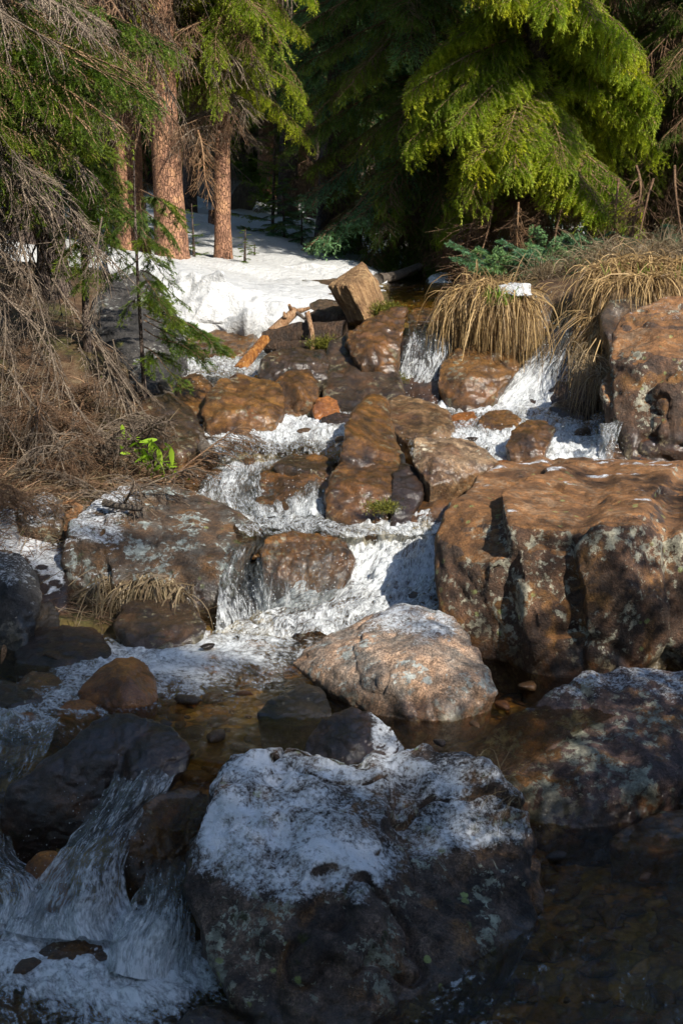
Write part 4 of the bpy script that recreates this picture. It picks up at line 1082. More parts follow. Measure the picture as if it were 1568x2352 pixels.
simple('small amber stone glowing orange above the left rapids', 'orange', [(725, 965), (770, 965)], .85, [(718, 940, .06), (728, 915, .14), (752, 908, .16), (775, 920, .13), (780, 948, .05)], .1, 55, wet=1.2, **ST)
simple('dark flat stone below the small amber stone', 'darkwet', [(740, 975), (815, 972)], .84, [(735, 960, .04), (770, 948, .1), (818, 955, .08)], .1, 56, wet=1.2, **ST)
simple('dark mossy rock wall in the gap beneath the leaning log', 'mossrock', [(740, 925), (930, 930)], .9, [(735, 830, .45), (760, 780, .6), (850, 760, .7), (900, 800, .5), (920, 880, .3)], .3, 57, wet=2)
rock('golden-brown boulder with a thin curtain of water over its front', 'goldwet', [
    ([(485, 1005), (550, 1012), (620, 1000)], .81, [(466, 955, .08), (472, 905, .22), (500, 873, .45), (550, 858, .62), (610, 862, .66), (648, 890, .5), (658, 925, .3), (640, 965, .08), (560, 930, .1), (500, 940, .08)], .3)],
    seed=58, nvox=80, wet=1.3, smooth=6)
simple('brown rock at the left end of the golden boulder', 'brownwet', [(410, 960), (470, 965)], .88, [(400, 920, .08), (405, 880, .25), (435, 856, .4), (465, 858, .4), (488, 885, .3), (478, 930, .1)], .2, 59, wet=1)
rock('big dark grey boulder behind the young spruce at the left bank', 'greyrock', [
    ([(270, 895), (340, 905), (405, 870)], .98, [(215, 850, .2), (205, 760, .35), (225, 680, .6), (275, 635, .8), (340, 618, .9), (385, 660, .8), (415, 730, .5), (426, 800, .25), (330, 760, .25), (250, 780, .25)], .5)],
    seed=60, nvox=90, smooth=6)
simple('long flat brown rock at the foot of the snow bank', 'brownwet', [(430, 825), (510, 828), (580, 815)], 1.03, [(425, 800, .06), (425, 770, .3), (500, 762, .4), (560, 760, .4), (592, 775, .3), (590, 800, .1)], .3, 61, wet=1.1)
simple('wet orange-streaked rock under the broken branch end at left', 'goldwet', [(405, 1135), (480, 1145), (545, 1132)], .63, [(398, 1105, .04), (415, 1070, .16), (475, 1058, .3), (540, 1064, .3), (568, 1090, .15), (560, 1115, .05), (480, 1095, .06)], .2, 62, wet=1.2, nvox=60)
rock('black wet rock the middle cascade breaks over', 'brownwet', [
    ([(600, 1184), (680, 1188), (745, 1184)], .63, [(590, 1150, .18), (598, 1100, .38), (640, 1062, .55), (700, 1050, .6), (760, 1055, .5), (770, 1110, .3), (765, 1170, .05), (680, 1110, .38)], .25)],
    seed=63, nvox=70, wet=1.2)
simple('moss-topped stone at the lip of the middle cascade', 'mossrock', [(640, 1082), (740, 1088)], .77, [(632, 1068, .05), (660, 1048, .2), (720, 1046, .22), (775, 1058, .15)], .15, 64, wet=1.2, **ST)
rock('brown dome of rock under thin sheets of falling water in mid stream', 'brownwet', [
    ([(625, 1412), (690, 1418), (750, 1390)], .335, [(603, 1340, .0), (600, 1270, .05), (612, 1235, .14), (660, 1224, .2), (730, 1226, .22), (790, 1242, .18), (812, 1290, .08), (790, 1340, 0), (740, 1380, -.02), (690, 1290, .03)], .25)],
    seed=65, nvox=80, wet=2, smooth=7)
simple('reddish rock half buried in spray beside the huge red boulder', 'brownwet', [(885, 1320), (950, 1325), (1010, 1315)], .47, [(880, 1290, .05), (900, 1262, .14), (960, 1255, .18), (1020, 1265, .16)], .15, 66, wet=2)
simple('wet rock at the foot of the huge red boulder in the main chute', 'brownwet', [(915, 1412), (960, 1420), (1010, 1420)], .38, [(905, 1392, .05), (935, 1362, .12), (985, 1342, .2), (1020, 1350, .2)], .12, 67, wet=2)
simple('dark wet stone behind the left curtain of water', 'darkwet', [(510, 1405), (590, 1405)], .34, [(510, 1380, .15), (525, 1300, .3), (605, 1290, .3), (605, 1390, .15)], .2, 68, wet=3)
simple('dark shore stone under the grass tuft left of the pool', 'mossrock', [(300, 1490), (380, 1492), (450, 1480)], .335, [(260, 1440, .1), (280, 1390, .3), (360, 1375, .35), (440, 1390, .3), (480, 1440, .1)], .2, 69, wet=1)
simple('mossy rock in the shadow above the driftwood log', 'mossrock', [(330, 1040), (420, 1045)], .80, [(310, 980, .3), (330, 920, .5), (390, 905, .6), (440, 940, .5), (470, 1000, .3)], .3, 70, wet=1)
simple('pale green mossy stone poking out of the snow beside the leaning log', 'mossrock', [(715, 712), (780, 712)], 1.3, [(712, 698, .1), (735, 688, .2), (770, 690, .2), (785, 702, .1)], .15, 71, **ST)
# upstream rocks in the shade
for i, (u, v, w, h, Y, lab) in enumerate([
        (835, 530, 50, 34, 18.0, 'snow-topped rock in the shade behind the leaning dark trunk'), (910, 590, 60, 44, 15.5, 'dark mossy rock beside the shaded upper stream'),
        (985, 555, 60, 40, 17.0, 'shaded rock with a snow patch right of the upper stream'), (1010, 645, 60, 40, 12.4, 'dark rock on the right shore of the upper stream'),
        (870, 655, 40, 26, 12.0, 'low dark rock behind the cut log'), (560, 440, 60, 40, 20.0, 'snowy rock far up the slope beside the thin trunk'),
        (600, 582, 70, 30, 14.6, 'brown mossy rock by the small sapling'), (780, 440, 60, 40, 22.0, 'far rock with snow under the dark spruces')]):
    simple(lab, 'snowy', [(u - w / 2, v + h * .6), (u + w / 2, v + h * .6)], P(u, v + h * .6, Y)[2], [(u - w * .6, v + h * .2, .1), (u - w * .4, v - h * .3, .3), (u, v - h * .5, .4), (u + w * .4, v - h * .3, .3), (u + w * .6, v + h * .2, .1)], .5, 80 + i, nvox=30, snow=(.5, .8))

# stones filling the stream bed and shores, too many to count
def scatter_stones():
    base = []
    for k in range(6):
        bm = bmesh.new()
        r = np.random.default_rng(100 + k)
        pts = r.normal(size=(16, 3)); pts /= np.linalg.norm(pts, axis=1, keepdims=True)
        pts *= np.array([1, .8, .55])
        hull_to_bm(bm, pts)
        me = remeshed(bm, 0.28, 2)
        n = len(me.vertices); p = np.empty(n * 3, np.float32); me.vertices.foreach_get('co', p); p = p.reshape(-1, 3)
        f = np.array([list(q.vertices) for q in me.polygons if len(q.vertices) == 4])
        base.append((p + 0.05 * fbm(p, 3, 2, k)[:, None] * p, f))
    parts, wets = [], []
    cand = WP[rng.integers(0, len(WP), 2600)]
    cand = cand[(cand[:, 1] < 9.5)]
    zz, _ = ground_z(cand[:, :2])
    for (x, y, z), gzv in zip(cand, zz):
        s = 0.018 + 0.055 * rng.random() ** 2.5
        p, f = base[rng.integers(6)]
        a = rng.random() * 6.28
        Rm = np.array([[math.cos(a), -math.sin(a), 0], [math.sin(a), math.cos(a), 0], [0, 0, 1]])
        parts.append(((p * s * np.array([1.2, 1, .8])) @ Rm.T + np.array([x, y, min(gzv + s * .25, z - s * .62)]), f))
    # larger stones that break the surface, one object each
    meshes = [build_mesh('river_stone', p, f, {'wet': np.ones(len(p)), 'snow': np.zeros(len(p))}) for p, f in base]
    mats = ['brownwet', 'goldwet', 'darkwet', 'orange']
    spots = [(500, 1080, 'beside the wet orange-streaked rock'), (575, 1055, 'at the lip of the middle cascade'), (470, 1150, 'at the left foot of the middle cascade'), (585, 1215, 'on the shelf above the left curtain of water'), (850, 1222, 'on the shelf below the domed rock'),
             (905, 1215, 'under the narrow dark slab'), (1085, 1005, 'in the rapids beside the cream and brown rock'), (1150, 1060, 'at the rear edge of the huge red boulder'), (1290, 1045, 'near the end of the right rapids'), (1340, 985, 'in the right rapids by the side fall'),
             (1060, 930, 'at the foot of the left waterfall'), (830, 935, 'below the square glistening rock'), (700, 985, 'in the left rapids under the amber stone'), (790, 1005, 'against the tall wet rib'), (640, 1040, 'at the end of the left rapids'),
             (430, 1005, 'by the tip of the driftwood pole'), (395, 860, 'in the upper left pool'), (600, 875, 'behind the golden boulder'), (480, 1480, 'below the left curtain of water'), (560, 1590, 'in the amber shallows at centre'), (430, 1600, 'right of the round orange stone'),
             (500, 1680, 'in the amber shallows behind the snowy boulder'), (380, 1660, 'behind the long dark boulder'), (1150, 1610, 'right of the pale granite boulder'), (1210, 1570, 'in the pool under the huge red boulder'), (1090, 1660, 'at the near right foot of the granite'), (1010, 1700, 'between granite and snowy boulder'),
             (60, 1640, 'at the head of the left chute'), (120, 1500, 'at the foot of the purple-brown slab'), (180, 1480, 'under the dead stems at left'), (1280, 1960, 'in the dark near pool'), (1480, 2010, 'in the dark near pool by the right edge'), (60, 2210, 'in the foam at the lower left edge')]
    for k, (u, v, lab) in enumerate(spots):
        b = P(u, v, 6)
        # where the view ray meets the water
        zz0 = None
        for Y in np.arange(3.0, 10.5, 0.02):
            b = P(u, v, Y)
            i, j = int((b[0] - RX0) / RC), int((b[1] - RY0) / RC)
            if RAW[i, j] < 50 and b[2] <= RAW[i, j] + .03:
                zz0 = b
                break
        if zz0 is None:
            continue
        s = (.030 + .035 * rng.random()) * (zz0[1] / 6) ** .5
        m = meshes[k % 6].copy(); m.materials.append(M[mats[k % 4]])
        o = link('river_stone', m, None, None, Vector(zz0) - Vector((0, 0, s * .25)))
        o.scale = (s * 1.3, s, s * .9); o.rotation_euler = (0, 0, rng.random() * 6)
        tag(o, 'small %s stone %s' % (('wet brown', 'golden', 'blackish', 'orange')[k % 4], lab), 'stone', 'small stones in the stream')
    V, F = join(parts)
    me = build_mesh('streambed_stones', V, F, {'wet': np.ones(len(V)), 'snow': np.zeros(len(V))})
    o = link('streambed_stones', me, M['goldwet']); o['kind'] = 'stuff'
scatter_stones()

# ---------------------------------------------------------------- branches
def curve_pts(p0, d0, L, droop, k, r, wig=0.05):
    """arrays (N,3),(N,3),(N,),(N,) -> (N,k,3)"""
    t = np.linspace(0, 1, k)[None, :, None]
    d0 = d0 / (np.linalg.norm(d0, axis=1, keepdims=True) + 1e-9)
    n = len(p0)
    w = r.normal(size=(n, 1, 3)) * wig * L[:, None, None] * 1.6
    w2 = r.normal(size=(n, 1, 3)) * wig * 0.6 * L[:, None, None]
    pt = p0[:, None] + d0[:, None] * L[:, None, None] * t + w * t * t + w2 * np.sin(t * 7)
    pt[:, :, 2] -= (droop * L)[:, None] * (t[:, :, 0] ** 2)
    return pt

def sample(curves, s):
    """curves (N,k,3), s (N,) in 0..1 -> points, tangents"""
    k = curves.shape[1]
    x = s * (k - 1)
    i = np.minimum(x.astype(int), k - 2)
    f = (x - i)[:, None]
    a = curves[np.arange(len(curves)), i]; b = curves[np.arange(len(curves)), i + 1]
    t = b - a
    return a * (1 - f) + b * f, t / (np.linalg.norm(t, axis=1, keepdims=True) + 1e-9)

def needles(curves, r, spacing, length, width, s0=0.05):
    L = np.linalg.norm(np.diff(curves, axis=1), axis=2).sum(1)
    cnt = np.maximum(1, (L * (1 - s0) / spacing)).astype(int)
    idx = np.repeat(np.arange(len(curves)), cnt)
    s = s0 + (1 - s0) * r.random(len(idx))
    p, t = sample(curves[idx], s)
    rv = r.normal(size=p.shape); rv[:, 2] += 0.25
    perp = rv - (rv * t).sum(1, keepdims=True) * t
    perp /= np.linalg.norm(perp, axis=1, keepdims=True) + 1e-9
    d = t * 0.62 + perp * 0.78
    ln = length * (0.75 + 0.5 * r.random(len(idx)))[:, None]
    side = np.cross(d, rv); side /= np.linalg.norm(side, axis=1, keepdims=True) + 1e-9
    V = np.stack([p - side * width / 2, p + side * width / 2, p + d * ln], 1).reshape(-1, 3)
    F = np.arange(len(V)).reshape(-1, 3)
    return V, F, np.repeat(s, 3)

def branch_curves(seed, n_side=44, droop=0.25, side_droop=0.45, side_len=0.36, sub=0.035, sub_len=0.075, sub_prob=1.0, side_ang=0.95, start=0.1, rough=0.0, down=0.0):
    r = np.random.default_rng(seed)
    main = curve_pts(np.zeros((1, 3)), np.array([[1, 0.05 * r.normal(), 0.12]]), np.array([1.0]), np.array([droop + 0.05]), 14, r, 0.03)
    s = np.sort(start + (0.98 - start) * r.random(n_side))
    p, t = sample(np.repeat(main, n_side, 0), s)
    sgn = np.where(np.arange(n_side) % 2 == 0, 1, -1)
    ang = side_ang * (0.8 + 0.35 * r.random(n_side)) * (1 - 0.35 * s)
    sd = np.stack([-t[:, 1], t[:, 0], 0 * s], 1) * sgn[:, None]
    d = t * np.cos(ang)[:, None] + sd * np.sin(ang)[:, None] + np.stack([0 * s, 0 * s, -0.05 - 0.5 * rough * r.random(n_side)], 1)
    L = side_len * (1.12 - s) ** 0.75 * (0.55 + 0.6 * r.random(n_side)) * np.minimum(1, 0.35 + s * 3) + 0.05
    side = curve_pts(p, d, L, np.full(n_side, side_droop) * (0.6 + 0.8 * r.random(n_side)), 6, r, 0.06)
    cnt = np.maximum(1, (L / sub * sub_prob)).astype(int)
    idx = np.repeat(np.arange(n_side), cnt)
    ss = 0.12 + 0.86 * r.random(len(idx))
    p2, t2 = sample(side[idx], ss)
    sg = np.where(r.random(len(idx)) < .5, 1, -1)
    sd2 = np.cross(t2, np.array([0, 0, 1.0])); sd2 /= np.linalg.norm(sd2, axis=1, keepdims=True) + 1e-9
    d2 = t2 * 0.72 + sd2 * sg[:, None] * 0.6 + np.stack([0 * ss, 0 * ss, -down - 0.35 * r.random(len(idx)) * (side_droop + .3)], 1)
    L2 = sub_len * (0.5 + r.random(len(idx))) * (1.25 - ss)
    subc = curve_pts(p2, d2, L2, np.full(len(idx), side_droop), 4, r, 0.08)
    return main, side, subc, r

def live_branch(name, seed, mat, spacing=0.0045, nl=0.018, nw=0.0032, **kw):
    main, side, subc, r = branch_curves(seed, **kw)
    V1, F1, T1 = needles(side, r, spacing, nl, nw)
    V2, F2, T2 = needles(subc, r, spacing, nl, nw)
    V3, F3, T3 = needles(main, r, spacing, nl, nw, 0.45)
    tb = [tubes(main, np.linspace(0.012, 0.003, 14)[None], 4), tubes(side, np.repeat(np.linspace(0.004, 0.0015, 6)[None], len(side), 0), 3)]
    VB, FB = join(tb); FB = as_tris(FB)
    V = np.concatenate([V1, V2, V3, VB]); n1, n2, n3 = len(V1), len(V2), len(V3)
    F = np.concatenate([F1, F2 + n1, F3 + n1 + n2, FB + n1 + n2 + n3])
    tip = np.concatenate([T1 * 0.7, 0.35 + T2 * 0.65, T3 * 0.8, np.zeros(len(VB))])
    me = build_mesh(name, V, F, {'tip': tip}, smooth=False)
    me.materials.append(M[mat]); me.materials.append(M['twigbrown'])
    mi = np.zeros(len(F), np.int32); mi[len(F) - len(FB):] = 1
    me.polygons.foreach_set('material_index', mi)
    return me

def dead_branch(name, seed, mat, thick=1.0, **kw):
    main, side, subc, r = branch_curves(seed, **kw)
    tb = [tubes(main, (np.linspace(0.011, 0.003, 14) * thick)[None], 5), tubes(side, np.repeat((np.linspace(0.0042, 0.0016, 6) * thick)[None], len(side), 0), 3),
          tubes(subc, np.repeat((np.linspace(0.0022, 0.0011, 4) * thick)[None], len(subc), 0), 3)]
    V, F = join(tb)
    me = build_mesh(name, V, F)
    me.materials.append(M[mat])
    return me

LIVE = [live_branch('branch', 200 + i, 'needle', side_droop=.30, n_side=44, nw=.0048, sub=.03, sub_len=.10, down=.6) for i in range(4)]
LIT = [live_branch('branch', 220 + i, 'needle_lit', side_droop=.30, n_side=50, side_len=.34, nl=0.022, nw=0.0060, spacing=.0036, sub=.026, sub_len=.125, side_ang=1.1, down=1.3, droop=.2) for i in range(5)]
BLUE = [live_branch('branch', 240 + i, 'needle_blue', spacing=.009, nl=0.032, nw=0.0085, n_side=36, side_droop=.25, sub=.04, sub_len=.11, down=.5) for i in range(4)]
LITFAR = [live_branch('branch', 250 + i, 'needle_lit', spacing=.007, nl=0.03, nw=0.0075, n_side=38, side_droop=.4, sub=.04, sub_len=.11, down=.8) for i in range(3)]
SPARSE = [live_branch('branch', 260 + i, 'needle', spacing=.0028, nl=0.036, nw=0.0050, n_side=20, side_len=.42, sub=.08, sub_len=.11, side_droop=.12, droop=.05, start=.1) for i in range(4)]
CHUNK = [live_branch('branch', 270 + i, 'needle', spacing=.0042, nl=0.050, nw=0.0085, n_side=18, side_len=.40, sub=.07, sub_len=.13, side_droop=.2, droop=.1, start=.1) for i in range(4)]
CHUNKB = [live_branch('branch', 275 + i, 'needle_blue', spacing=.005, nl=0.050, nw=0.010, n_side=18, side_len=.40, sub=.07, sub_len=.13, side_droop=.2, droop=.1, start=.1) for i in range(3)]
DEAD = [dead_branch('dead_branch', 280 + i, 'twig', thick=1.45, n_side=20, side_len=.45, side_droop=.55, sub=.05, sub_len=.11, start=.08, rough=.6) for i in range(5)]
DEADB = [dead_branch('dead_branch', 290 + i, 'twigbrown', thick=1.3, n_side=30, side_len=.45, side_droop=.7, sub=.045, sub_len=.12, start=.08, rough=.8) for i in range(4)]
HERR = [dead_branch('dead_branch', 300 + i, 'twig', thick=1.15, n_side=40, side_len=.32, side_droop=.25, sub=.05, sub_len=.08, droop=.1, side_ang=.75, start=.1) for i in range(3)]
ORNG = dead_branch('dead_branch', 310, 'twigorange', thick=1.5, n_side=26, side_len=.42, side_droop=.1, sub=.06, sub_len=.10, droop=.05, side_ang=.6, start=.05)

def orient(o, p0, d, scale, roll=0.0):
    x = Vector(d).normalized()
    up = Vector((0, 0, 1))
    if abs(x.dot(up)) > 0.97:
        up = Vector((0.3, -1, 0.1)).normalized()
    y = up.cross(x).normalized()
    z = x.cross(y)
    Rm = Matrix((x, y, z)).transposed().to_4x4()
    sm = Matrix.Diagonal((scale, scale, scale, 1)) if isinstance(scale, (int, float)) else Matrix.Diagonal((*scale, 1))
    o.matrix_basis = Matrix.Translation(Vector(p0)) @ Rm @ Matrix.Rotation(roll, 4, 'X') @ sm

def add_branch(parent, me, p0, d, scale, roll=0.0, name='branch'):
    o = bpy.data.objects.new(name, me)
    COL.objects.link(o)
    o.parent = parent
    rel = Vector(p0) - parent.location
    orient(o, rel, d, scale, roll)
    return o

def trunk_mesh(h, r0, r1, mat, lean=(0, 0), flare=1.5, seed=0, S=20, K=60):
    z = np.linspace(-0.35, h, K)
    rr = r0 + (r1 - r0) * np.clip(z / h, 0, 1)
    rr = rr * (1 + (flare - 1) * np.exp(-np.maximum(z + .1, 0) / 0.22))
    pts = np.stack([lean[0] * z + 0.03 * np.sin(z * 1.3 + seed), lean[1] * z + 0.03 * np.cos(z * 1.1 + seed), z], 1)[None]
    V, F = tubes(pts, rr[None], S)
    c = np.repeat(pts[0], S, 0)
    n = (V - c) / (np.linalg.norm(V - c, axis=1, keepdims=True) + 1e-9)
    V = V + n * (r0 * (0.10 * fbm(V + seed, 3, 3, seed) + 0.07 * fbm(V * np.array([1, 1, .5]) + seed, 22, 3, seed + 1)))[:, None]
    me = build_mesh('trunk', V, F)
    me.materials.append(M[mat])
    return me

def conifer(label, x, y, H, r0, crown, variants, z0, R, group=None, spacing=0.24, per=5, cat='spruce tree', name='spruce_tree', lean=(0, 0), bark='barkdark', seed=0,
            dead=None, dz=(0.6, 3.0), dn=20, dl=1.0, top_vis=None, shape=0.8, droop0=-0.45, nearkeep=None):
    zb = gz1(x, y)
    root = empty(name, (x, y, zb), label, cat, group)
    link('trunk', trunk_mesh(H, r0, r0 * .12, bark, lean, seed=seed), None, root)
    r = random.Random(seed)
    def at(h):
        return Vector((x + lean[0] * h, y + lean[1] * h, zb + h))
    if crown:
        h = z0
        k = 0
        while h < H - 0.15:
            f = (h - z0) / (H - z0)
            rad = R * (1 - f) ** shape * (0.55 + 0.45 * min(1, (h - z0) / 0.6 + 0.5))
            n = per if rad > .5 else max(3, per - 2)
            sp = spacing * (1 + 1.2 * f) * (1.9 if h > 4.3 else 1)
            for j in range(n):
                a = 2.4 * k + j * 6.283 / n + r.uniform(-.4, .4)
                k += 1
                if nearkeep and not nearkeep(a):
                    continue
                L = max(.25, rad * r.uniform(.72, 1.12))
                el = droop0 * (1 - f) + 0.35 * f + r.uniform(-.12, .12)
                add_branch(root, r.choice(variants), at(h + r.uniform(-.5, .5) * sp), (math.cos(a), math.sin(a), el), (L, L * .95, L * .95) if L < 1.3 else (L, L * .85, L * .85), r.uniform(-.25, .25))
            h += sp
    if dead:
        for j in range(dn):
            a = r.uniform(0, 6.283)
            h = dz[0] + (dz[1] - dz[0]) * (j + r.random()) / dn
            L = dl * r.uniform(.6, 1.15)
            add_branch(root, r.choice(dead), at(h), (math.cos(a), math.sin(a), r.uniform(-.55, -.05)), L, r.uniform(-.3, .3), 'dead_branch')
    return root

def xy(u, v, Y):
    p = P(u, v, Y)
    return p[0], p[1]

# right lit conifer and its neighbours
x, y = xy(1215, 560, 12.6)
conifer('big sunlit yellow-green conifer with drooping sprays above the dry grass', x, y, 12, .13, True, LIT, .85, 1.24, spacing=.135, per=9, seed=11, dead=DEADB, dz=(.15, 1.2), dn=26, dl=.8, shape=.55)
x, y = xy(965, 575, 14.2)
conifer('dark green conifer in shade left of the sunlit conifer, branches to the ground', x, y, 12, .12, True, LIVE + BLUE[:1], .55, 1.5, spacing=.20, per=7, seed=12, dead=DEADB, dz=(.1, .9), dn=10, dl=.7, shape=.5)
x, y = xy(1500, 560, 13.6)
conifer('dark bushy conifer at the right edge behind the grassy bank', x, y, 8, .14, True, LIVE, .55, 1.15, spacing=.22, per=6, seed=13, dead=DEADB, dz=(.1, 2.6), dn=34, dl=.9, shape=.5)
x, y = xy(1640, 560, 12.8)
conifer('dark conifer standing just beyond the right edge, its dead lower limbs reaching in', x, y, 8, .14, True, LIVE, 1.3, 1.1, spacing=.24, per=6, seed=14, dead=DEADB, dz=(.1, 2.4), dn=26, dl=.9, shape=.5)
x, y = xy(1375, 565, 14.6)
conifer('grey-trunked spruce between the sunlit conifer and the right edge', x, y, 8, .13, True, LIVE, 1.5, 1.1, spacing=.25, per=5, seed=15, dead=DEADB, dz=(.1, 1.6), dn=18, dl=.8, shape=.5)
# dark centre trees
x, y = xy(760, 597, 15.6)
conifer('dark blue-green spruce with a leaning trunk in the middle of the background', x, y, 8.5, .16, True, BLUE, 1.75, 1.0, spacing=.22, per=6, seed=16, dead=DEADB, dz=(.1, 1.4), dn=16, dl=.7, shape=.5, lean=(.06, 0))
x, y = xy(668, 565, 17.2)
conifer('blue-green spruce on two dark stems left of the leaning trunk', x, y, 9, .12, True, BLUE, 1.75, .95, spacing=.22, per=6, seed=17, dead=DEADB, dz=(.2, 1.6), dn=14, dl=.6, shape=.5)
x, y = xy(718, 575, 18.4)
conifer('slim dark spruce between the two centre spruces', x, y, 9, .08, True, BLUE, 1.7, .8, spacing=.26, per=5, seed=18, dead=DEADB, dz=(.2, 1.6), dn=10, dl=.6, shape=.5)
x, y = xy(835, 560, 19.5)
conifer('dark spruce far behind the leaning trunk', x, y, 10, .14, True, BLUE, 1.6, 1.3, spacing=.3, per=6, seed=19, shape=.5)
# trunks at left
x, y = xy(391, 606, 12.6)
conifer('thick reddish spruce trunk with peeling bark standing on the snow bank', x, y, 10, .135, True, LITFAR, 4.2, 1.3, spacing=.4, per=4, seed=21, bark='bark', dead=DEAD + DEADB, dz=(1.9, 4.6), dn=30, dl=1.1, nearkeep=None)
x, y = xy(308, 590, 13.0)
conifer('reddish spruce trunk left of the thick one, orange where the bark has flaked', x, y, 10, .14, True, LITFAR, 3.6, 1.3, spacing=.4, per=4, seed=22, bark='bark', dead=DEAD + DEADB, dz=(2.0, 4.6), dn=24, dl=1.1)
x, y = xy(521, 618, 12.9)
conifer('slender straight reddish trunk alone on the snow', x, y, 9, .075, True, LITFAR, 1.75, 1.05, spacing=.2, per=5, seed=23, bark='bark', dead=DEAD + DEADB, dz=(1.15, 2.9), dn=30, dl=.75, shape=.4)
x, y = xy(440, 500, 17.0)
conifer('thin grey trunk in the shade behind the thick reddish one', x, y, 9, .085, True, LITFAR + LIVE[:1], 2.0, 1.2, spacing=.28, per=5, seed=24, dead=DEAD, dz=(.8, 3.2), dn=24, dl=.9)
x, y = xy(610, 480, 19.5)
conifer('bright green spruce in sun high behind the slender trunk', x, y, 10, .12, True, LITFAR, 1.7, 1.5, spacing=.26, per=6, seed=25, dead=DEAD, dz=(.6, 1.8), dn=12, dl=.8, shape=.45, bark='bark')
x, y = xy(520, 470, 21.5)
conifer('sunlit green spruce farthest up the slope at left', x, y, 10, .12, True, LITFAR, 1.9, 1.5, spacing=.28, per=6, seed=26, shape=.45, bark='bark')
x, y = xy(190, 560, 14.0)
conifer('dark trunk half hidden by dead twigs at far left', x, y, 9, .13, True, LITFAR + LIVE, 2.6, 1.3, spacing=.3, per=5, seed=27, dead=DEAD + DEADB, dz=(.6, 4.2), dn=44, dl=1.2, bark='bark')
x, y = xy(50, 560, 13.0)
conifer('trunk wrapped in grey dead twigs near the left edge', x, y, 9, .12, True, LIVE, 2.8, 1.1, spacing=.3, per=5, seed=28, dead=DEAD, dz=(.5, 4.0), dn=44, dl=1.2)

# near left spruce: stands outside the left edge, its live and dead limbs hang into view
nx, ny = -2.35, 7.9
near = conifer('old spruce at the left edge with hanging grey dead limbs and green tips', nx, ny, 9, .17, False, None, 1, 1, seed=31)
def to_pt(parent, me, a, b, roll=0.0, name='branch', w=0.9):
    a = np.array(a); b = np.array(b); L = float(np.linalg.norm(b - a))
    return add_branch(parent, me, a, b - a, (L, L * w, L * w), roll, name)
rr = random.Random(5)
live_tips = [(60, 110, 7.5), (130, 170, 7.4), (30, 190, 7.2), (260, 130, 7.6), (350, 140, 7.7), (230, 220, 7.5), (180, 270, 7.4), (140, 330, 7.3), (60, 280, 7.2), (55, 190, 7.4), (110, 240, 7.3), (200, 130, 7.6), (300, 145, 7.6), (380, 150, 7.8), (250, 205, 7.3), (330, 190, 7.4), (160, 290, 7.5), (30, 110, 7.3), (230, 300, 7.7), (120, 60, 7.6), (330, 70, 8.0), (420, 60, 8.2), (90, 420, 7.3), (380, 170, 7.6), (20, 330, 7.2)]
for i, (u, v, Y) in enumerate(live_tips):
    tip = P(u, v, Y)
    st = np.array([nx + .05, ny, 0]); st[2] = tip[2] + 0.25 + .12 * rr.random()
    L = np.linalg.norm(tip - st)
    if L > 1.5:       # long limb: bare at first, the green spray at its end
        mid = st + (tip - st) * (1 - 1.15 / L)
        to_pt(near, rr.choice(DEAD), st, mid + (tip - mid) * .5, rr.uniform(-.2, .2), 'dead_branch', .35)
        to_pt(near, rr.choice(CHUNK), tip + (mid - tip) * .75, tip, rr.uniform(-.2, .2), 'branch', .8)
        to_pt(near, rr.choice(CHUNK), tip + (mid - tip) * .8, tip + np.array([rr.uniform(-.1, .2), 0, -.12]), rr.uniform(-.2, .2), 'branch', .8)
    else:
        to_pt(near, rr.choice(LIVE), st, tip, rr.uniform(-.2, .2), 'branch', .8)
for i in range(62):
    u = rr.uniform(-150, 330) if i < 40 else rr.uniform(-120, 160)
    v = rr.uniform(60, 620) if i < 40 else rr.uniform(500, 900)
    Y = rr.uniform(7.0, 8.8)
    tip = P(u, v, Y)
    a = np.array([nx + rr.uniform(0, .5), ny + rr.uniform(-.5, .5), tip[2] + rr.uniform(.35, 1.0)])
    to_pt(near, rr.choice(DEAD + HERR), a, tip, rr.uniform(-.6, .6), 'dead_branch', rr.uniform(.45, .8))
for (u0, v0, u1, v1, Y, w) in [(235, 500, 215, 790, 7.35, .55), (215, 760, 330, 1060, 7.2, .6), (120, 640, 420, 1080, 7.2, .35), (150, 560, 90, 800, 7.3, .5), (40, 520, 140, 900, 7.0, .5), (60, 720, 230, 1010, 7.0, .5), (-20, 620, 60, 980, 6.9, .5),
                              (20, 850, 190, 1090, 6.7, .6), (-40, 900, 120, 1130, 6.6, .6), (180, 800, 380, 1010, 7.3, .5), (260, 780, 300, 980, 7.3, .5), (300, 860, 440, 1010, 7.3, .45), (100, 880, 60, 1100, 6.6, .6), (10, 700, 20, 1000, 6.8, .5), (150, 900, 280, 1090, 6.9, .7), (90, 950, 230, 1120, 6.7, .7)]:
    to_pt(near, rr.choice(HERR + DEAD), P(u0, v0, Y + .35), P(u1, v1, Y), rr.uniform(-.4, .4), 'dead_branch', w)
# mid-left dead limb curtain between the near spruce and the trunks
x, y = -1.95, 9.6
far2 = conifer('dead-limbed spruce behind the dark grey boulder', x, y, 8, .09, False, None, 1, 1, seed=33)
for i in range(24):
    u = rr.uniform(100, 520); v = rr.uniform(20, 330); Y = rr.uniform(9.3, 11)
    tip = P(u, v, Y)
    a = np.array([x + rr.uniform(0, .3), y + rr.uniform(0, .6), tip[2] + rr.uniform(.5, 1.1)])
    to_pt(far2, rr.choice(DEAD + DEADB), a, tip, rr.uniform(-.6, .6), 'dead_branch', rr.uniform(.5, .8))
for (u, v, Y) in [(200, 420, 9.0), (150, 350, 9.2), (90, 450, 9.0)]:
    tip = P(u, v, Y)
    to_pt(far2, rr.choice(LIVE), np.array([x, y, tip[2] + .3]), tip, 0, 'branch', .7)

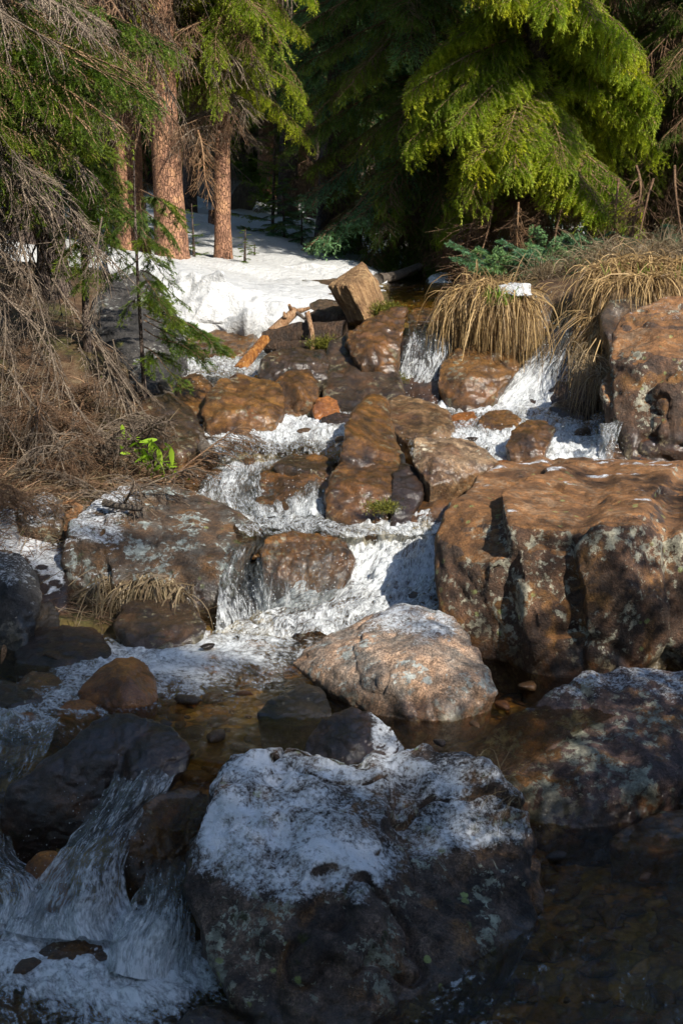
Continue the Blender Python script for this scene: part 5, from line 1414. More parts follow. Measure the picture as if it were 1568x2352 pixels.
# young spruces in front of the dark boulder
def sapling(label, u, v, Y, H, r0, tips, var=None, w=.75, seed=0, name='young_spruce', cat='young spruce', lean=(0, 0)):
    b = P(u, v, Y)
    var = var or CHUNK
    root = empty(name, tuple(b), label, cat)
    link('trunk', trunk_mesh(H, r0, r0 * .35, 'barkdark', lean, 1.2, seed, 8, 24), None, root)
    r = random.Random(seed)
    for (uu, vv, YY, hh) in tips:
        tip = P(uu, vv, YY)
        a = np.array([b[0] + lean[0] * hh, b[1] + lean[1] * hh, b[2] + hh])
        to_pt(root, r.choice(var), a, tip, r.uniform(-.3, .3), 'branch', w)
    return root
sapling('thin young spruce leaning out in front of the dark grey boulder', 335, 880, 7.9, 1.25, .012,
        [(500, 790, 7.6, .45), (480, 820, 7.8, .35), (400, 740, 7.6, .55), (512, 800, 7.7, .38), (470, 770, 7.9, .42), (430, 700, 8.0, .62), (415, 740, 7.6, .50), (430, 560, 8.1, .95), (390, 600, 7.7, .85), (350, 590, 7.6, .80), (420, 880, 7.5, .20), (470, 830, 7.6, .30), (260, 740, 7.8, .5), (240, 660, 8.0, .7), (370, 690, 7.5, .6), (400, 660, 8.2, .72), (440, 500, 8.3, 1.05), (330, 560, 7.9, 1.0), (245, 560, 7.9, .95)], seed=41)
sapling('bushy green young spruce at the left, its boughs hiding the trunks', 215, 860, 8.3, 1.9, .026,
        [(120, 400, 7.9, 1.35), (180, 450, 7.8, 1.3), (240, 470, 7.8, 1.25), (280, 430, 8.0, 1.35), (300, 500, 8.0, 1.15), (150, 480, 7.9, 1.2), (110, 520, 8.0, 1.1), (250, 540, 7.9, 1.05), (340, 530, 8.2, 1.05), (160, 590, 7.8, .95), (300, 600, 8.0, .85), (190, 660, 7.9, .75), (100, 620, 8.0, .8), (200, 370, 8.1, 1.55), (140, 350, 8.2, 1.6)], var=CHUNK, w=.95, seed=42)
def little(label, u, v, Y, H, n, group=None, seed=0, var=None, L=.3):
    b = P(u, v, Y)
    var = var or CHUNK
    root = empty('young_spruce', tuple(b), label, 'young spruce', group)
    link('trunk', trunk_mesh(H, .012 + .006 * H, .004, 'barkdark', (0, 0), 1.2, seed, 6, 16), None, root)
    r = random.Random(seed)
    for j in range(n):
        f = (j + .5) / n
        a = j * 2.4
        add_branch(root, r.choice(var), b + np.array([0, 0, H * (.08 + .9 * f)]), (math.cos(a), math.sin(a), .15), max(.06, L * (1 - f) ** .7 * r.uniform(.7, 1.2)))
little('thin dark sapling in front of the shaded snow slope', 630, 590, 15.2, 2.0, 40, seed=43, L=.45, var=SPARSE)
little('tiny green sapling at the foot of the slender trunk', 561, 622, 12.6, .36, 16, seed=44, L=.14)
little('knee-high sapling right of the slender trunk', 578, 616, 13.2, .22, 10, seed=45, L=.12)
little('small sapling beside the thick reddish trunk', 440, 600, 12.8, .5, 14, seed=46, L=.16)
little('dark little spruce under the centre spruces', 655, 600, 15.0, .9, 26, seed=47, L=.4, var=BLUE)
little('low dark spruce by the shaded stream bend', 700, 598, 14.6, .6, 18, seed=48, L=.4, var=BLUE)

# low juniper
b = P(1235, 640, 10.8)
ju = empty('juniper_bush', tuple(b), 'low blue-green juniper sprawling under the sunlit conifer', 'juniper bush')
r = random.Random(9)
for j in range(46):
    a = r.uniform(-3.4, .4)
    o = b + np.array([r.uniform(-.35, .35), r.uniform(-.2, .3), r.uniform(-.02, .10)])
    add_branch(ju, r.choice(CHUNKB), o, (math.cos(a), math.sin(a) * .7, r.uniform(.1, .75)), r.uniform(.22, .42), r.uniform(-.5, .5))
b = P(1400, 590, 11.5)
ju = empty('juniper_bush', tuple(b), 'thin dark juniper growing on top of the right bank', 'juniper bush')
for j in range(30):
    a = r.uniform(-3.4, .4)
    o = b + np.array([r.uniform(-.6, .6), r.uniform(-.2, .3), r.uniform(-.02, .08)])
    add_branch(ju, r.choice(CHUNKB), o, (math.cos(a), math.sin(a) * .7, r.uniform(.2, .8)), r.uniform(.15, .32), r.uniform(-.5, .5))

# orange dead branch hanging under the lit conifer
p0 = P(1190, 465, 11.4)
o = link('dead_branch', ORNG.copy(), loc=p0)
orient(o, p0, P(1185, 600, 11.3) - p0, (.50, .55, .5), 1.2)
tag(o, 'fan of orange dead twigs hanging below the sunlit conifer', 'dead branch')
p0 = P(455, 300, 11.0)
o = link('dead_branch', ORNG.copy(), loc=p0)
orient(o, p0, P(478, 480, 10.8) - p0, (.62, .6, .6), .3)
tag(o, 'drooping dead branch with bleached orange twigs in front of the slender trunk', 'dead branch')
for k, (u, v, Y) in enumerate([(1130, 520, 12.0), (1250, 500, 12.0), (1330, 480, 12.0), (1100, 560, 12.3), (1300, 540, 11.8), (1060, 600, 12.6), (1420, 500, 11.8), (1500, 500, 11.5), (1548, 470, 11.3), (1460, 470, 11.6)]):
    p0 = P(u, v - 90, Y)
    lab = ['grey dead bough in the dark under the left side of the sunlit conifer', 'dead bough hanging right of the orange twig fan', 'dead bough hanging low on the right of the sunlit conifer', 'dead bough beside the shaded stream', 'small dead bough over the juniper', 'dead bough nearest the upper stream',
           'dead bough over the right grassy bank', 'dead twiggy bough behind the right grass, second from the edge', 'dead twiggy bough at the right edge above the grass', 'dead bough left of the twiggy ones at right'][k]
    o = link('dead_branch', DEADB[k % 4], loc=p0)
    orient(o, p0, (random.uniform(-.3, .3), -.2, -1), .8, random.uniform(-1, 1))
    tag(o, lab, 'dead branch')

# ---------------------------------------------------------------- forest: far trees and those that shade the stream, one crown each
def crown_mesh(seed, variants_seed, mat, H=13.0, z0=.6, R=1.7, per=6, spacing=.42):
    r = random.Random(seed)
    vs = []
    for i in range(3):
        main, side, subc, rg = branch_curves(variants_seed + i, n_side=22, side_droop=.5, sub=.09, sub_len=.14)
        V1, F1, T1 = needles(side, rg, .035, .085, .024)
        V2, F2, T2 = needles(subc, rg, .035, .075, .022)
        V, F = join([(V1, F1), (V2, F2)])
        vs.append((V, F, np.concatenate([T1 * .7, .3 + .7 * T2])))
    parts, tips = [], []
    h = z0; k = 0
    while h < H - .1:
        f = (h - z0) / (H - z0)
        rad = R * (1 - f) ** .7
        for j in range(per):
            a = 2.4 * k + j * 6.283 / per; k += 1
            L = max(.3, rad * r.uniform(.7, 1.15))
            o = bpy.data.objects.new('tmp', None)
            orient(o, (0, 0, h), (math.cos(a), math.sin(a), -.4 * (1 - f) + .3 * f + r.uniform(-.1, .1)), L, r.uniform(-.3, .3))
            m4 = np.array(o.matrix_basis); bpy.data.objects.remove(o)
            V, F, T = vs[r.randrange(3)]
            parts.append((V @ m4[:3, :3].T + m4[:3, 3], F)); tips.append(T)
        h += spacing * (1 + .5 * f)
    V, F = join(parts)
    me = build_mesh('crown', V, F, {'tip': np.concatenate(tips)}, smooth=False)
    me.materials.append(M[mat])
    return me
CR = [crown_mesh(1, 400, 'needle_blue', R=1.5), crown_mesh(2, 410, 'needle', R=1.7)]
TRF = trunk_mesh(13, .14, .02, 'barkdark', seed=77, S=8, K=14)
def far_tree(label, x, y, s, k, group, z=None, tall=1.0):
    z = gz1(x, y) if z is None else z
    root = empty('spruce_tree', (x, y, z), label, 'spruce tree', group)
    link('trunk', TRF, None, root).scale = (s, s, s * tall)
    c = link('crown', CR[k], None, root); c.scale = (s * 1.05, s * 1.05, s * tall); c.rotation_euler = (0, 0, random.uniform(0, 6.28))
r = random.Random(3)
row = 0
for Y in (22, 26.5, 32, 41):
    row += 1
    n = int(8 + (Y - 21) * .35)
    for i in range(n):
        u = -120 + (i + r.uniform(.15, .85)) * 1800 / n
        x = (u - 784) * K * Y / .98
        side = 'at the left' if u < 450 else 'behind the centre' if u < 1000 else 'at the right'
        far_tree('dark forest spruce %s in the %s row of the backdrop' % (side, ('front', 'second', 'third', 'last')[row - 1]), x, Y + r.uniform(-1, 1), r.uniform(1.4, 1.9), r.randrange(2), 'forest spruces closing the background')
# trees along the right front that cast the shade over the foreground
sx_, sy_ = SUN_H.x, SUN_H.y
SH = []
for c, ss in ((1.85, (4.8, 7.2, 9.8, 12.5)), (.5, (4.2, 6.4, 9.0, 11.5)), (-1.2, (5, 7.6, 10.4))):
    for s in ss:
        SH.append((sx_ * s - sy_ * c, sy_ * s + sx_ * c, 1.05 + .15 * (s > 8)))
for (x, y, s) in SH:
    far_tree('tall dark spruce on the near right bank shading the foreground boulders', x, y, s, r.randrange(2), 'spruces on the near right bank', z=.4, tall=1.45)
def young_shade(label, x, y, h, w):
    z = gz1(x, y)
    root = empty('young_spruce', (x, y, z), label, 'young spruce', 'young spruces on the near right bank')
    link('trunk', TRF, None, root).scale = (h / 13, h / 13, h / 13)
    c = link('crown', CR[1], None, root); c.scale = (w / 1.7, w / 1.7, h / 13)
for (x, y, h, w) in [(1.9, 2.3, 3.0, .95), (2.45, 3.1, 3.0, .95), (2.9, 3.8, 3.2, 1.0), (1.6, 1.2, 3.2, .9), (2.8, 1.9, 4.0, 1.1)]:
    young_shade('young bushy spruce on the near right bank shading the pool', x, y, h, w)
for (x, y) in [(4.5, 8.5)]:  # unseen added tree, crown set high to shade the slope but not the conifer
    z = gz1(x, y)
    root = empty('spruce_tree', (x, y, z), 'unseen tall spruce added on the right bank, its raised crown shading the snow slope', 'spruce tree')
    link('trunk', TRF, None, root)
    c = link('crown', CR[0], None, root, (0, 0, 6.6)); c.scale = (.85, .85, .52)
for (x, y, s) in [(-4.9, 6.0, 1.1), (-4.6, 10.5, 1.1), (-5.0, 14, 1.2), (-5, 2, 1.2), (6.3, 13.6, 1.2), (4.6, 16.0, 1.2), (3.3, 17.8, 1.1), (7.5, 17, 1.2), (-3.2, -2.5, 1.1), (-6.5, -1, 1.2), (-1.2, -4.5, 1.1), (-4.5, -6, 1.2), (-7, 4, 1.2), (-6.5, 8.5, 1.2), (1, -7.5, 1.2)]:
    far_tree('dark spruce standing deep in the wood beside the stream', x, y, s, r.randrange(2), 'spruces beside the stream')

# ---------------------------------------------------------------- logs
def log_mesh(a, b, r0, r1, mat, seed=0, S=18, K=40, knob=.08, flat=1.0, splinter=.0, endmat=None):
    a = np.array(a, float); b = np.array(b, float)
    t = np.linspace(0, 1, K)[:, None]
    pts = a * (1 - t) + b * t
    L = np.linalg.norm(b - a)
    rg = np.random.default_rng(seed)
    off = rg.normal(size=3) * .02 * L
    pts = pts + np.sin(t * math.pi) * off
    rr = (r0 + (r1 - r0) * t[:, 0])
    V, F = tubes(pts[None], rr[None], S)
    c = np.repeat(pts, S, 0)
    n = (V - c); n /= np.linalg.norm(n, axis=1, keepdims=True) + 1e-9
    ax = (b - a) / L
    al = (V - a) @ ax
    q = V - al[:, None] * ax * .85
    V = V + n * (r0 * (knob * 1.6 * fbm(q + seed, 8, 3, seed) + knob * fbm(q + seed, 30, 3, seed + 1, ridged=True)))[:, None]
    # ragged ends, closed with centre points
    ang = np.tile(np.arange(S), K)
    if splinter:
        jag = rg.random(S) * splinter * L
        V[:S] += -ax * jag[:, None] * .6; V[-S:] += ax * np.roll(jag, 3)[:, None]
    n0 = len(V)
    V = np.concatenate([V, [V[:S].mean(0)], [V[n0 - S:n0].mean(0)]])
    i = np.arange(S); j = (i + 1) % S
    caps = np.concatenate([np.stack([i, j, np.full(S, n0), np.full(S, n0)], 1), np.stack([n0 - S + j, n0 - S + i, np.full(S, n0 + 1), np.full(S, n0 + 1)], 1)])
    Ft = np.concatenate([as_tris(F), caps[:, :3]])
    me = build_mesh('log', V - a, Ft)
    me.materials.append(M[mat])
    if endmat:
        me.materials.append(M[endmat])
        mi = np.zeros(len(Ft), np.int32); mi[-2 * S:] = 1
        me.polygons.foreach_set('material_index', mi)
        sm = np.ones(len(Ft), bool); sm[-2 * S:] = False
        me.polygons.foreach_set('use_smooth', sm)
    return me, a

def log(label, a, b, r0, r1, mat, parent=None, name='log', cat='log', **kw):
    me, o0 = log_mesh(a, b, r0, r1, mat, **kw)
    me.name = name
    if parent is not None:
        return link(name, me, None, parent, Vector(o0) - parent.location)
    return tag(link(name, me, None, None, o0), label, cat)

# the split log leaning over the dam
def block(pts, mat, seed, vox, smooth=3, grain_dir=None, amp=.006):
    bm = bmesh.new(); hull_to_bm(bm, np.array(pts))
    me = remeshed(bm, vox, smooth)
    n = len(me.vertices); p = np.empty(n * 3, np.float32); me.vertices.foreach_get('co', p); p = p.reshape(-1, 3).astype(float)
    nm = np.empty(n * 3, np.float32); me.vertex_normals.foreach_get('vector', nm); nm = nm.reshape(-1, 3)
    ax = np.array(grain_dir) / np.linalg.norm(grain_dir)
    q = p - (p @ ax)[:, None] * ax * .93
    endf = 1 - np.clip(np.abs(nm @ ax) * 1.4, 0, 1)
    d = amp * 1.6 * fbm(p, 6, 3, seed + 8) + endf * (amp * 1.8 * fbm(q, 22, 4, seed, ridged=True) + amp * .8 * fbm(q, 70, 3, seed + 1)) + .003 * fbm(p, 30, 3, seed + 2)
    p2 = p + nm * d[:, None]
    me.vertices.foreach_set('co', p2.astype(np.float32).ravel())
    me.polygons.foreach_set('use_smooth', np.ones(len(me.polygons), bool))
    return me
low = [P(800, 742, 9.30), P(858, 752, 9.28), P(885, 722, 9.42), P(828, 738, 9.55), P(880, 700, 9.6)]
topp = [P(757, 655, 9.30), P(772, 640, 9.42), P(800, 618, 9.50), P(831, 598, 9.55), P(868, 655, 9.45), P(822, 640, 9.32), P(800, 655, 9.16), P(850, 640, 9.26), P(800, 640, 9.78), P(845, 625, 9.78)]
low += [P(838, 738, 9.12), P(868, 735, 9.22), P(860, 725, 9.8)]
axis_ = np.mean(topp, 0) - np.mean(low, 0)
rot = Matrix.Rotation(0, 4, 'Z')
me = block(low + topp, 'wood', 5, .0055, 7, axis_, .009)
zax = Vector(axis_).normalized()
Q = zax.to_track_quat('Z', 'Y')
b0 = Vector(np.mean(low, 0))
me.transform((Matrix.Translation(b0) @ Q.to_matrix().to_4x4()).inverted())
me.name = 'leaning_log'; me.materials.append(M['wood'])
ll = link('leaning_log', me); ll.location = b0; ll.rotation_mode = 'QUATERNION'; ll.rotation_quaternion = Q
tag(ll, 'thick split log with golden wood grain leaning upright over the dam', 'log')

log('', P(712, 745, 9.75), P(812, 742, 9.60), .075, .10, 'darkwood', seed=3, knob=.35); 
bpy.data.objects['log'].name = 'snowy_log'
tag(bpy.data.objects['snowy_log'], 'dark log lying in the shadow left of the leaning log, ice streaks on its bark', 'log')
log('long dark rotten log lying across the dam below the forked driftwood', P(612, 792, 9.25), P(790, 778, 9.1), .060, .075, 'darkwood', seed=4, knob=.4, splinter=.02)
log('second dark mossy log resting on the dam, nearer the water', P(640, 808, 9.05), P(745, 800, 9.0), .045, .05, 'darkwood', seed=5, knob=.5)
log('thin red-brown slab of wood jammed right of the moss', P(740, 812, 8.95), P(840, 800, 8.95), .022, .015, 'darkwood', seed=6, knob=.3, splinter=.08)
log('broken branch with bright orange wet wood standing in the chute', P(550, 850, 8.95), P(606, 782, 9.15), .042, .034, 'wetwood', seed=7, knob=.16, splinter=.10, name='broken_branch', cat='branch')
fk = empty('forked_driftwood', tuple(P(640, 755, 9.4)), 'bare tan forked branch sticking up in front of the snow bank', 'driftwood')
log('', P(625, 765, 9.40), P(680, 713, 9.5), .040, .028, 'tanwood', fk, 'trunk', seed=8, knob=.08)
log('', P(676, 716, 9.5), P(712, 707, 9.5), .022, .008, 'tanwood', fk, 'branch', seed=9)
log('', P(672, 716, 9.5), P(664, 700, 9.45), .016, .008, 'tanwood', fk, 'branch', seed=10)
log('', P(680, 718, 9.48), P(700, 733, 9.4), .014, .010, 'greywood', fk, 'branch', seed=11)
log('', P(655, 730, 9.42), P(652, 716, 9.42), .016, .006, 'tanwood', fk, 'branch', seed=12)
log('slim upright broken stick against the dam between log and forked driftwood', P(718, 806, 8.95), P(706, 722, 9.15), .014, .017, 'tanwood', seed=13, name='stick', cat='stick', splinter=.05, K=24, S=10)
log('weathered driftwood pole sloping down the left bank into the rapids', P(375, 885, 7.95), P(490, 1062, 7.05), .028, .048, 'greywood', seed=14, knob=.14, splinter=.03)
log('short dark log lying beside the driftwood pole', P(400, 930, 7.8), P(470, 1020, 7.3), .030, .035, 'darkwood', seed=15, knob=.2)
log('orange-red stick poking out beside the driftwood pole', P(385, 925, 7.7), P(408, 962, 7.55), .012, .016, 'wetwood', seed=16, name='stick', cat='stick', S=8, K=10)
log('small orange stick leaning on the square glistening rock', P(792, 880, 8.5), P(812, 910, 8.35), .013, .010, 'wetwood', seed=17, name='stick', cat='stick', S=8, K=10)
log('white snowy stick lying along the foot of the snow bank', P(428, 775, 9.35), P(480, 771, 9.4), .007, .005, 'woodend', seed=18, name='stick', cat='stick', S=6, K=8)
log('fallen pale log far up the snow slope behind the trunks', P(450, 415, 18.0), P(560, 460, 17.4), .16, .20, 'greywood', seed=19)
log('broken red-brown stub standing in the snow beside the slender trunk', P(494, 515, 15.6), P(488, 487, 15.6), .075, .04, 'bark', seed=20, splinter=.3, name='stump', cat='stump')
log('old grey log end sticking out of the snow by the dark spruces', P(585, 582, 14.4), P(635, 600, 14.0), .11, .09, 'greywood', seed=21, knob=.2)
log('fallen branch bridging the shaded upper stream', P(868, 640, 12.2), P(962, 612, 13.2), .05, .035, 'greywood', seed=22)
log('snowy log end right of the leaning dark trunk', P(838, 502, 19.0), P(868, 500, 19.0), .07, .06, 'woodend', seed=23)
log('brown root curling out of the left bank above the slab boulder', P(240, 1155, 6.25), P(330, 1170, 6.1), .018, .010, 'greywood', seed=24, name='root', cat='root', S=8, K=16)

# block of snow on the grass tussock
me = block([P(1150, 650, 8.85), P(1212, 642, 8.8), P(1216, 688, 8.75), P(1148, 680, 8.8), P(1170, 646, 9.1), P(1210, 648, 9.1), P(1215, 685, 9.0), P(1185, 692, 8.75)], 'snow', 6, .006, 16, (0, 0, 1), .014)
c = me.vertices[0].co.copy()
me.transform(Matrix.Translation(-c)); me.materials.append(M['snow']); me.name = 'snow_block'
for vv in me.vertices:
    vv.co.z *= .62
tag(link('snow_block', me, loc=c + Vector((0, 0, .02))), 'small white block of snow sitting on the grass tussock between the waterfalls', 'snow')

# ---------------------------------------------------------------- grass
def blades(p0, d0, L, width, droop, seed, K=7, ground_clip=None, stiff=2.0):
    """p0,d0 (N,3), L (N,) -> ribbon verts, faces, rnd"""
    r = np.random.default_rng(seed)
    N = len(p0)
    d = d0 / np.linalg.norm(d0, axis=1, keepdims=True)
    pts = [p0]
    step = (L / (K - 1))[:, None]
    cur = p0.copy()
    for k in range(K - 1):
        d = d + np.array([0, 0, -1.0]) * (droop[:, None] * (k + 1) / K) + r.normal(size=(N, 3)) * .12
        d /= np.linalg.norm(d, axis=1, keepdims=True)
        cur = cur + d * step
        pts.append(cur.copy())
    C = np.stack(pts, 1)
    T = np.gradient(C, axis=1)
    rv = r.normal(size=(N, 1, 3))
    S = np.cross(T, rv); S /= np.linalg.norm(S, axis=2, keepdims=True) + 1e-9
    w = (width * (0.35 + 1.1 * r.random(N) ** 1.5))[:, None] * np.linspace(1, .25, K)[None]
    A = C - S * w[:, :, None] / 2; B = C + S * w[:, :, None] / 2
    V = np.stack([A, B], 2).reshape(-1, 3)
    idx = np.arange(N * K * 2).reshape(N, K, 2)
    F = np.stack([idx[:, :-1, 0], idx[:, :-1, 1], idx[:, 1:, 1], idx[:, 1:, 0]], -1).reshape(-1, 4)
    return V, F, np.repeat(r.random(N), K * 2)

def grass_part(name, parent, V, F, rnd, mat):
    me = build_mesh(name, V - np.array(parent.location), F, {'rnd': rnd}, smooth=False)
    o = link(name, me, M[mat], parent)
    o['kind'] = 'stuff'
    return o

def hang_clump(label, rim, n, Lr, seed, mat='straw', spread=.1, out=(0, -.8, -.1), width=.006, droop=(.9, 2.0), jitter=.06, shoots=None):
    rim = np.array(rim)
    root = empty('grass_tussock', tuple(rim.mean(0)), label, 'grass')
    r = np.random.default_rng(seed)
    s = r.random(n) * (len(rim) - 1)
    i = np.minimum(s.astype(int), len(rim) - 2); f = (s - i)[:, None]
    p = rim[i] * (1 - f) + rim[i + 1] * f
    p = p + np.stack([r.normal(size=n) * jitter, np.abs(r.normal(size=n)) * spread, r.normal(size=n) * jitter * .4 + .02], 1)
    # tufts: several blades leave one spot in one direction
    nt = n // 9
    tp = r.integers(0, nt, n)
    td = np.stack([r.normal(size=nt) * .55 + out[0], out[1] + r.normal(size=nt) * .3, out[2] + np.abs(r.normal(size=nt)) * .22], 1)
    p = p[tp] * .75 + p * .25
    d = td[tp] + r.normal(size=(n, 3)) * .22
    L = Lr[0] + (Lr[1] - Lr[0]) * r.random(n) ** .8
    V, F, rn = blades(p, d, L, np.full(n, width), droop[0] + (droop[1] - droop[0]) * r.random(n), seed + 1)
    grass_part('dry_blade', root, V, F, rn, mat)
    if shoots is not None:
        c, m, rad, hh = shoots
        p = np.array(c) + np.stack([r.normal(size=m) * rad, r.normal(size=m) * rad, np.zeros(m)], 1)
        d = np.stack([r.normal(size=m) * .35, r.normal(size=m) * .35 - .2, np.ones(m)], 1)
        V, F, rn = blades(p, d, hh * (.6 + .6 * r.random(m)), np.full(m, .009), np.full(m, .12), seed + 2, 5)
        grass_part('green_shoot', root, V, F, rn, 'shoot')
    return root
hang_clump('tussock of golden dry grass hanging over the rock between the waterfalls', [P(1035, 712, 9.0), P(1060, 682, 9.05), P(1110, 665, 9.0), P(1150, 680, 8.85), P(1180, 700, 8.8), P(1225, 705, 8.85)], 2400, (.14, .52), 1, width=.008, spread=.06, shoots=(P(1145, 700, 8.80), 160, .05, .11))
hang_clump('top thatch of the golden tussock lying over toward the snow block', [P(1060, 680, 9.15), P(1130, 662, 9.2), P(1200, 688, 9.2), P(1270, 695, 9.2)], 350, (.10, .20), 3, width=.006, spread=.12, out=(.3, -.5, .4), droop=(.3, .7))
hang_clump('long dry grass hanging from the right bank beside the right waterfall', [P(1382, 650, 9.1), P(1390, 632, 9.2), P(1400, 618, 9.3), P(1470, 610, 9.3), P(1568, 618, 9.2), P(1650, 620, 9.1)], 2200, (.14, .58), 5, width=.008, spread=.16, out=(.0, -.8, -.1), droop=(.8, 1.9), shoots=(P(1470, 628, 9.2), 60, .22, .08))
hang_clump('matted dry grass curtain above the tall red boulder', [P(1392, 680, 8.95), P(1400, 660, 8.9), P(1460, 655, 8.8), P(1568, 640, 8.7)], 1500, (.25, .55), 7, width=.007, spread=.12, out=(.0, -.8, -.2))
hang_clump('long straws trailing down along the right side of the right waterfall', [P(1375, 690, 8.95), P(1390, 740, 8.75), P(1410, 770, 8.5)], 500, (.35, .75), 41, width=.006, spread=.04, out=(-.05, -.6, -.6), droop=(.8, 1.8))
hang_clump('flattened grey grass on top of the right bank', [P(1340, 622, 9.9), P(1430, 608, 10.2), P(1568, 604, 10.2), P(1680, 606, 10.0)], 1500, (.12, .30), 9, mat='strawdull', width=.006, spread=.35, out=(-.2, -.4, .5), droop=(.3, .8), jitter=.15)
hang_clump('dull straw at the foot of the juniper left of the right waterfall lip', [P(1215, 655, 10.2), P(1260, 640, 10.3), P(1300, 630, 10.3)], 350, (.12, .3), 11, mat='strawdull', width=.006, spread=.2, out=(.2, -.5, .5), droop=(.3, .8))
hang_clump('thin wet roots and grass trailing beside the tall red boulder', [P(1345, 790, 8.7), P(1375, 830, 8.4), P(1400, 900, 8.0)], 320, (.25, .5), 13, mat='strawdull', width=.005, spread=.05, droop=(.8, 1.4))
hang_clump('fan of dead grass blades drooping to the pool under the left boulder', [P(290, 1352, 5.75), P(330, 1345, 5.70), P(380, 1352, 5.66), P(425, 1375, 5.64)], 260, (.16, .34), 15, mat='strawdull', width=.008, spread=.05, out=(-.1, -.6, -.5), droop=(.9, 1.8), jitter=.04)
hang_clump('dark clump of dead stems left of the grass fan at the pool edge', [P(235, 1350, 5.8), P(270, 1345, 5.75), P(310, 1360, 5.7)], 150, (.15, .36), 17, mat='strawdull', width=.007, spread=.05, out=(-.4, -.5, -.5), droop=(.7, 1.4))
hang_clump('few dry blades bending over the right shoulder of the snowy boulder', [P(1110, 1785, 3.95), P(1150, 1830, 3.85), P(1180, 1860, 3.8)], 46, (.10, .24), 19, mat='strawdull', width=.003, spread=.03, out=(.0, -.6, .5), droop=(.3, .9), jitter=.02)

# bright green plant
b = P(335, 1030, 6.95) + np.array([0, 0, .05])
bp = empty('leafy_plant', tuple(b), 'bright lime-green leafy plant on the edge of the left bank', 'plant')
r = np.random.default_rng(4)
def leaf_mesh(L, W, seed):
    rg = np.random.default_rng(seed)
    t = np.linspace(0, 1, 8)
    w = W * np.sin(np.pi * np.clip(t * .92 + .04, 0, 1)) ** .8
    c = np.stack([0 * t, L * (t - .0) * np.cos(.5 * t), L * t * .9 - L * .25 * t * t], 1)
    V = np.concatenate([c + np.stack([-w, 0 * t, .25 * w], 1), c, c + np.stack([w, 0 * t, .25 * w], 1)])
    k = 8
    F = []
    for i in range(k - 1):
        F += [(i, k + i, k + i + 1, i + 1), (k + i, 2 * k + i, 2 * k + i + 1, k + i + 1)]
    me = build_mesh('leaf', V, np.array(F), {'rnd': np.full(len(V), rg.random())})
    me.materials.append(M['bright'])
    return me
LM = [leaf_mesh(.10, .016, i) for i in range(4)]
for j in range(60):
    o = link('leaf', LM[j % 4], None, bp, Vector((r.normal() * .065 - .02, r.normal() * .035, -.02 - .06 * (j % 5) / 5 - .02)))
    o.location.x += .10 * (j / 34 - .4); o.location.z -= .12 * (j / 34 - .4)
    o.rotation_euler = (r.normal() * .35 + .1, r.normal() * .35, r.uniform(-1.9, 1.9) + math.pi)
    s = r.uniform(.5, .85); o.scale = (s, s, s)

# ---------------------------------------------------------------- litter of the left bank
def litter(name, n, region, seed, L=(.05, .25), width=.004, mat='litter', lift=.03, lie=.35, stiff=.1):
    r = np.random.default_rng(seed)
    q = region(r, n)
    z, bed = ground_z(q)
    keep = ~bed
    q, z = q[keep], z[keep]
    n = len(q)
    p = np.stack([q[:, 0], q[:, 1], z + lift * r.random(n) * .8], 1)
    a = r.normal(size=n) * 1.1 - .5
    d = np.stack([np.cos(a), np.sin(a), r.normal(size=n) * lie], 1)
    V, F, rn = blades(p, d, L[0] + (L[1] - L[0]) * r.random(n) ** 2, np.full(n, width), np.full(n, stiff), seed + 1, 5)
    o = link(name, build_mesh(name, V, F, {'rnd': rn}, smooth=False), M[mat]); o['kind'] = 'stuff'
def bank(r, n):
    u = r.uniform(-120, 500, n); v = r.uniform(880, 1330, n)
    Y = np.interp(v, [880, 1000, 1100, 1200, 1330], [7.8, 7.2, 6.7, 6.3, 5.8]) + r.normal(size=n) * .25
    return np.stack([(u - 784) * K * Y / .98, Y], 1)
litter('twig_litter', 9000, bank, 21, L=(.04, .20), width=.0035)
litter('dry_grass_litter', 2600, bank, 23, L=(.08, .30), width=.0045, mat='strawdull', lift=.05, lie=.5)
litter('green_sprout_litter', 160, bank, 25, L=(.03, .07), width=.006, mat='shoot', lie=1.4, lift=.0)
def hollow(r, n):
    u = r.uniform(-100, 470, n); v = r.uniform(1320, 1500, n)
    Y = np.interp(v, [1320, 1500], [5.95, 5.35])
    return np.stack([(u - 784) * K * Y / .98, Y], 1)
litter('hollow_twig_litter', 700, hollow, 27, L=(.06, .3), width=.003, mat='strawdull')
def rbank(r, n):
    x = r.uniform(1.7, 3.6, n); y = r.uniform(9.4, 13.5, n)
    return np.stack([x, y], 1)
litter('bank_grass_litter', 5000, rbank, 29, L=(.08, .25), width=.006, mat='strawdull', lift=.05, lie=.8)
def under(r, n):
    x = r.uniform(.9, 2.4, n); y = r.uniform(10.5, 13.5, n)
    return np.stack([x, y], 1)
litter('conifer_needle_litter', 4000, under, 31, L=(.05, .2), width=.005, lift=.05, lie=.6)
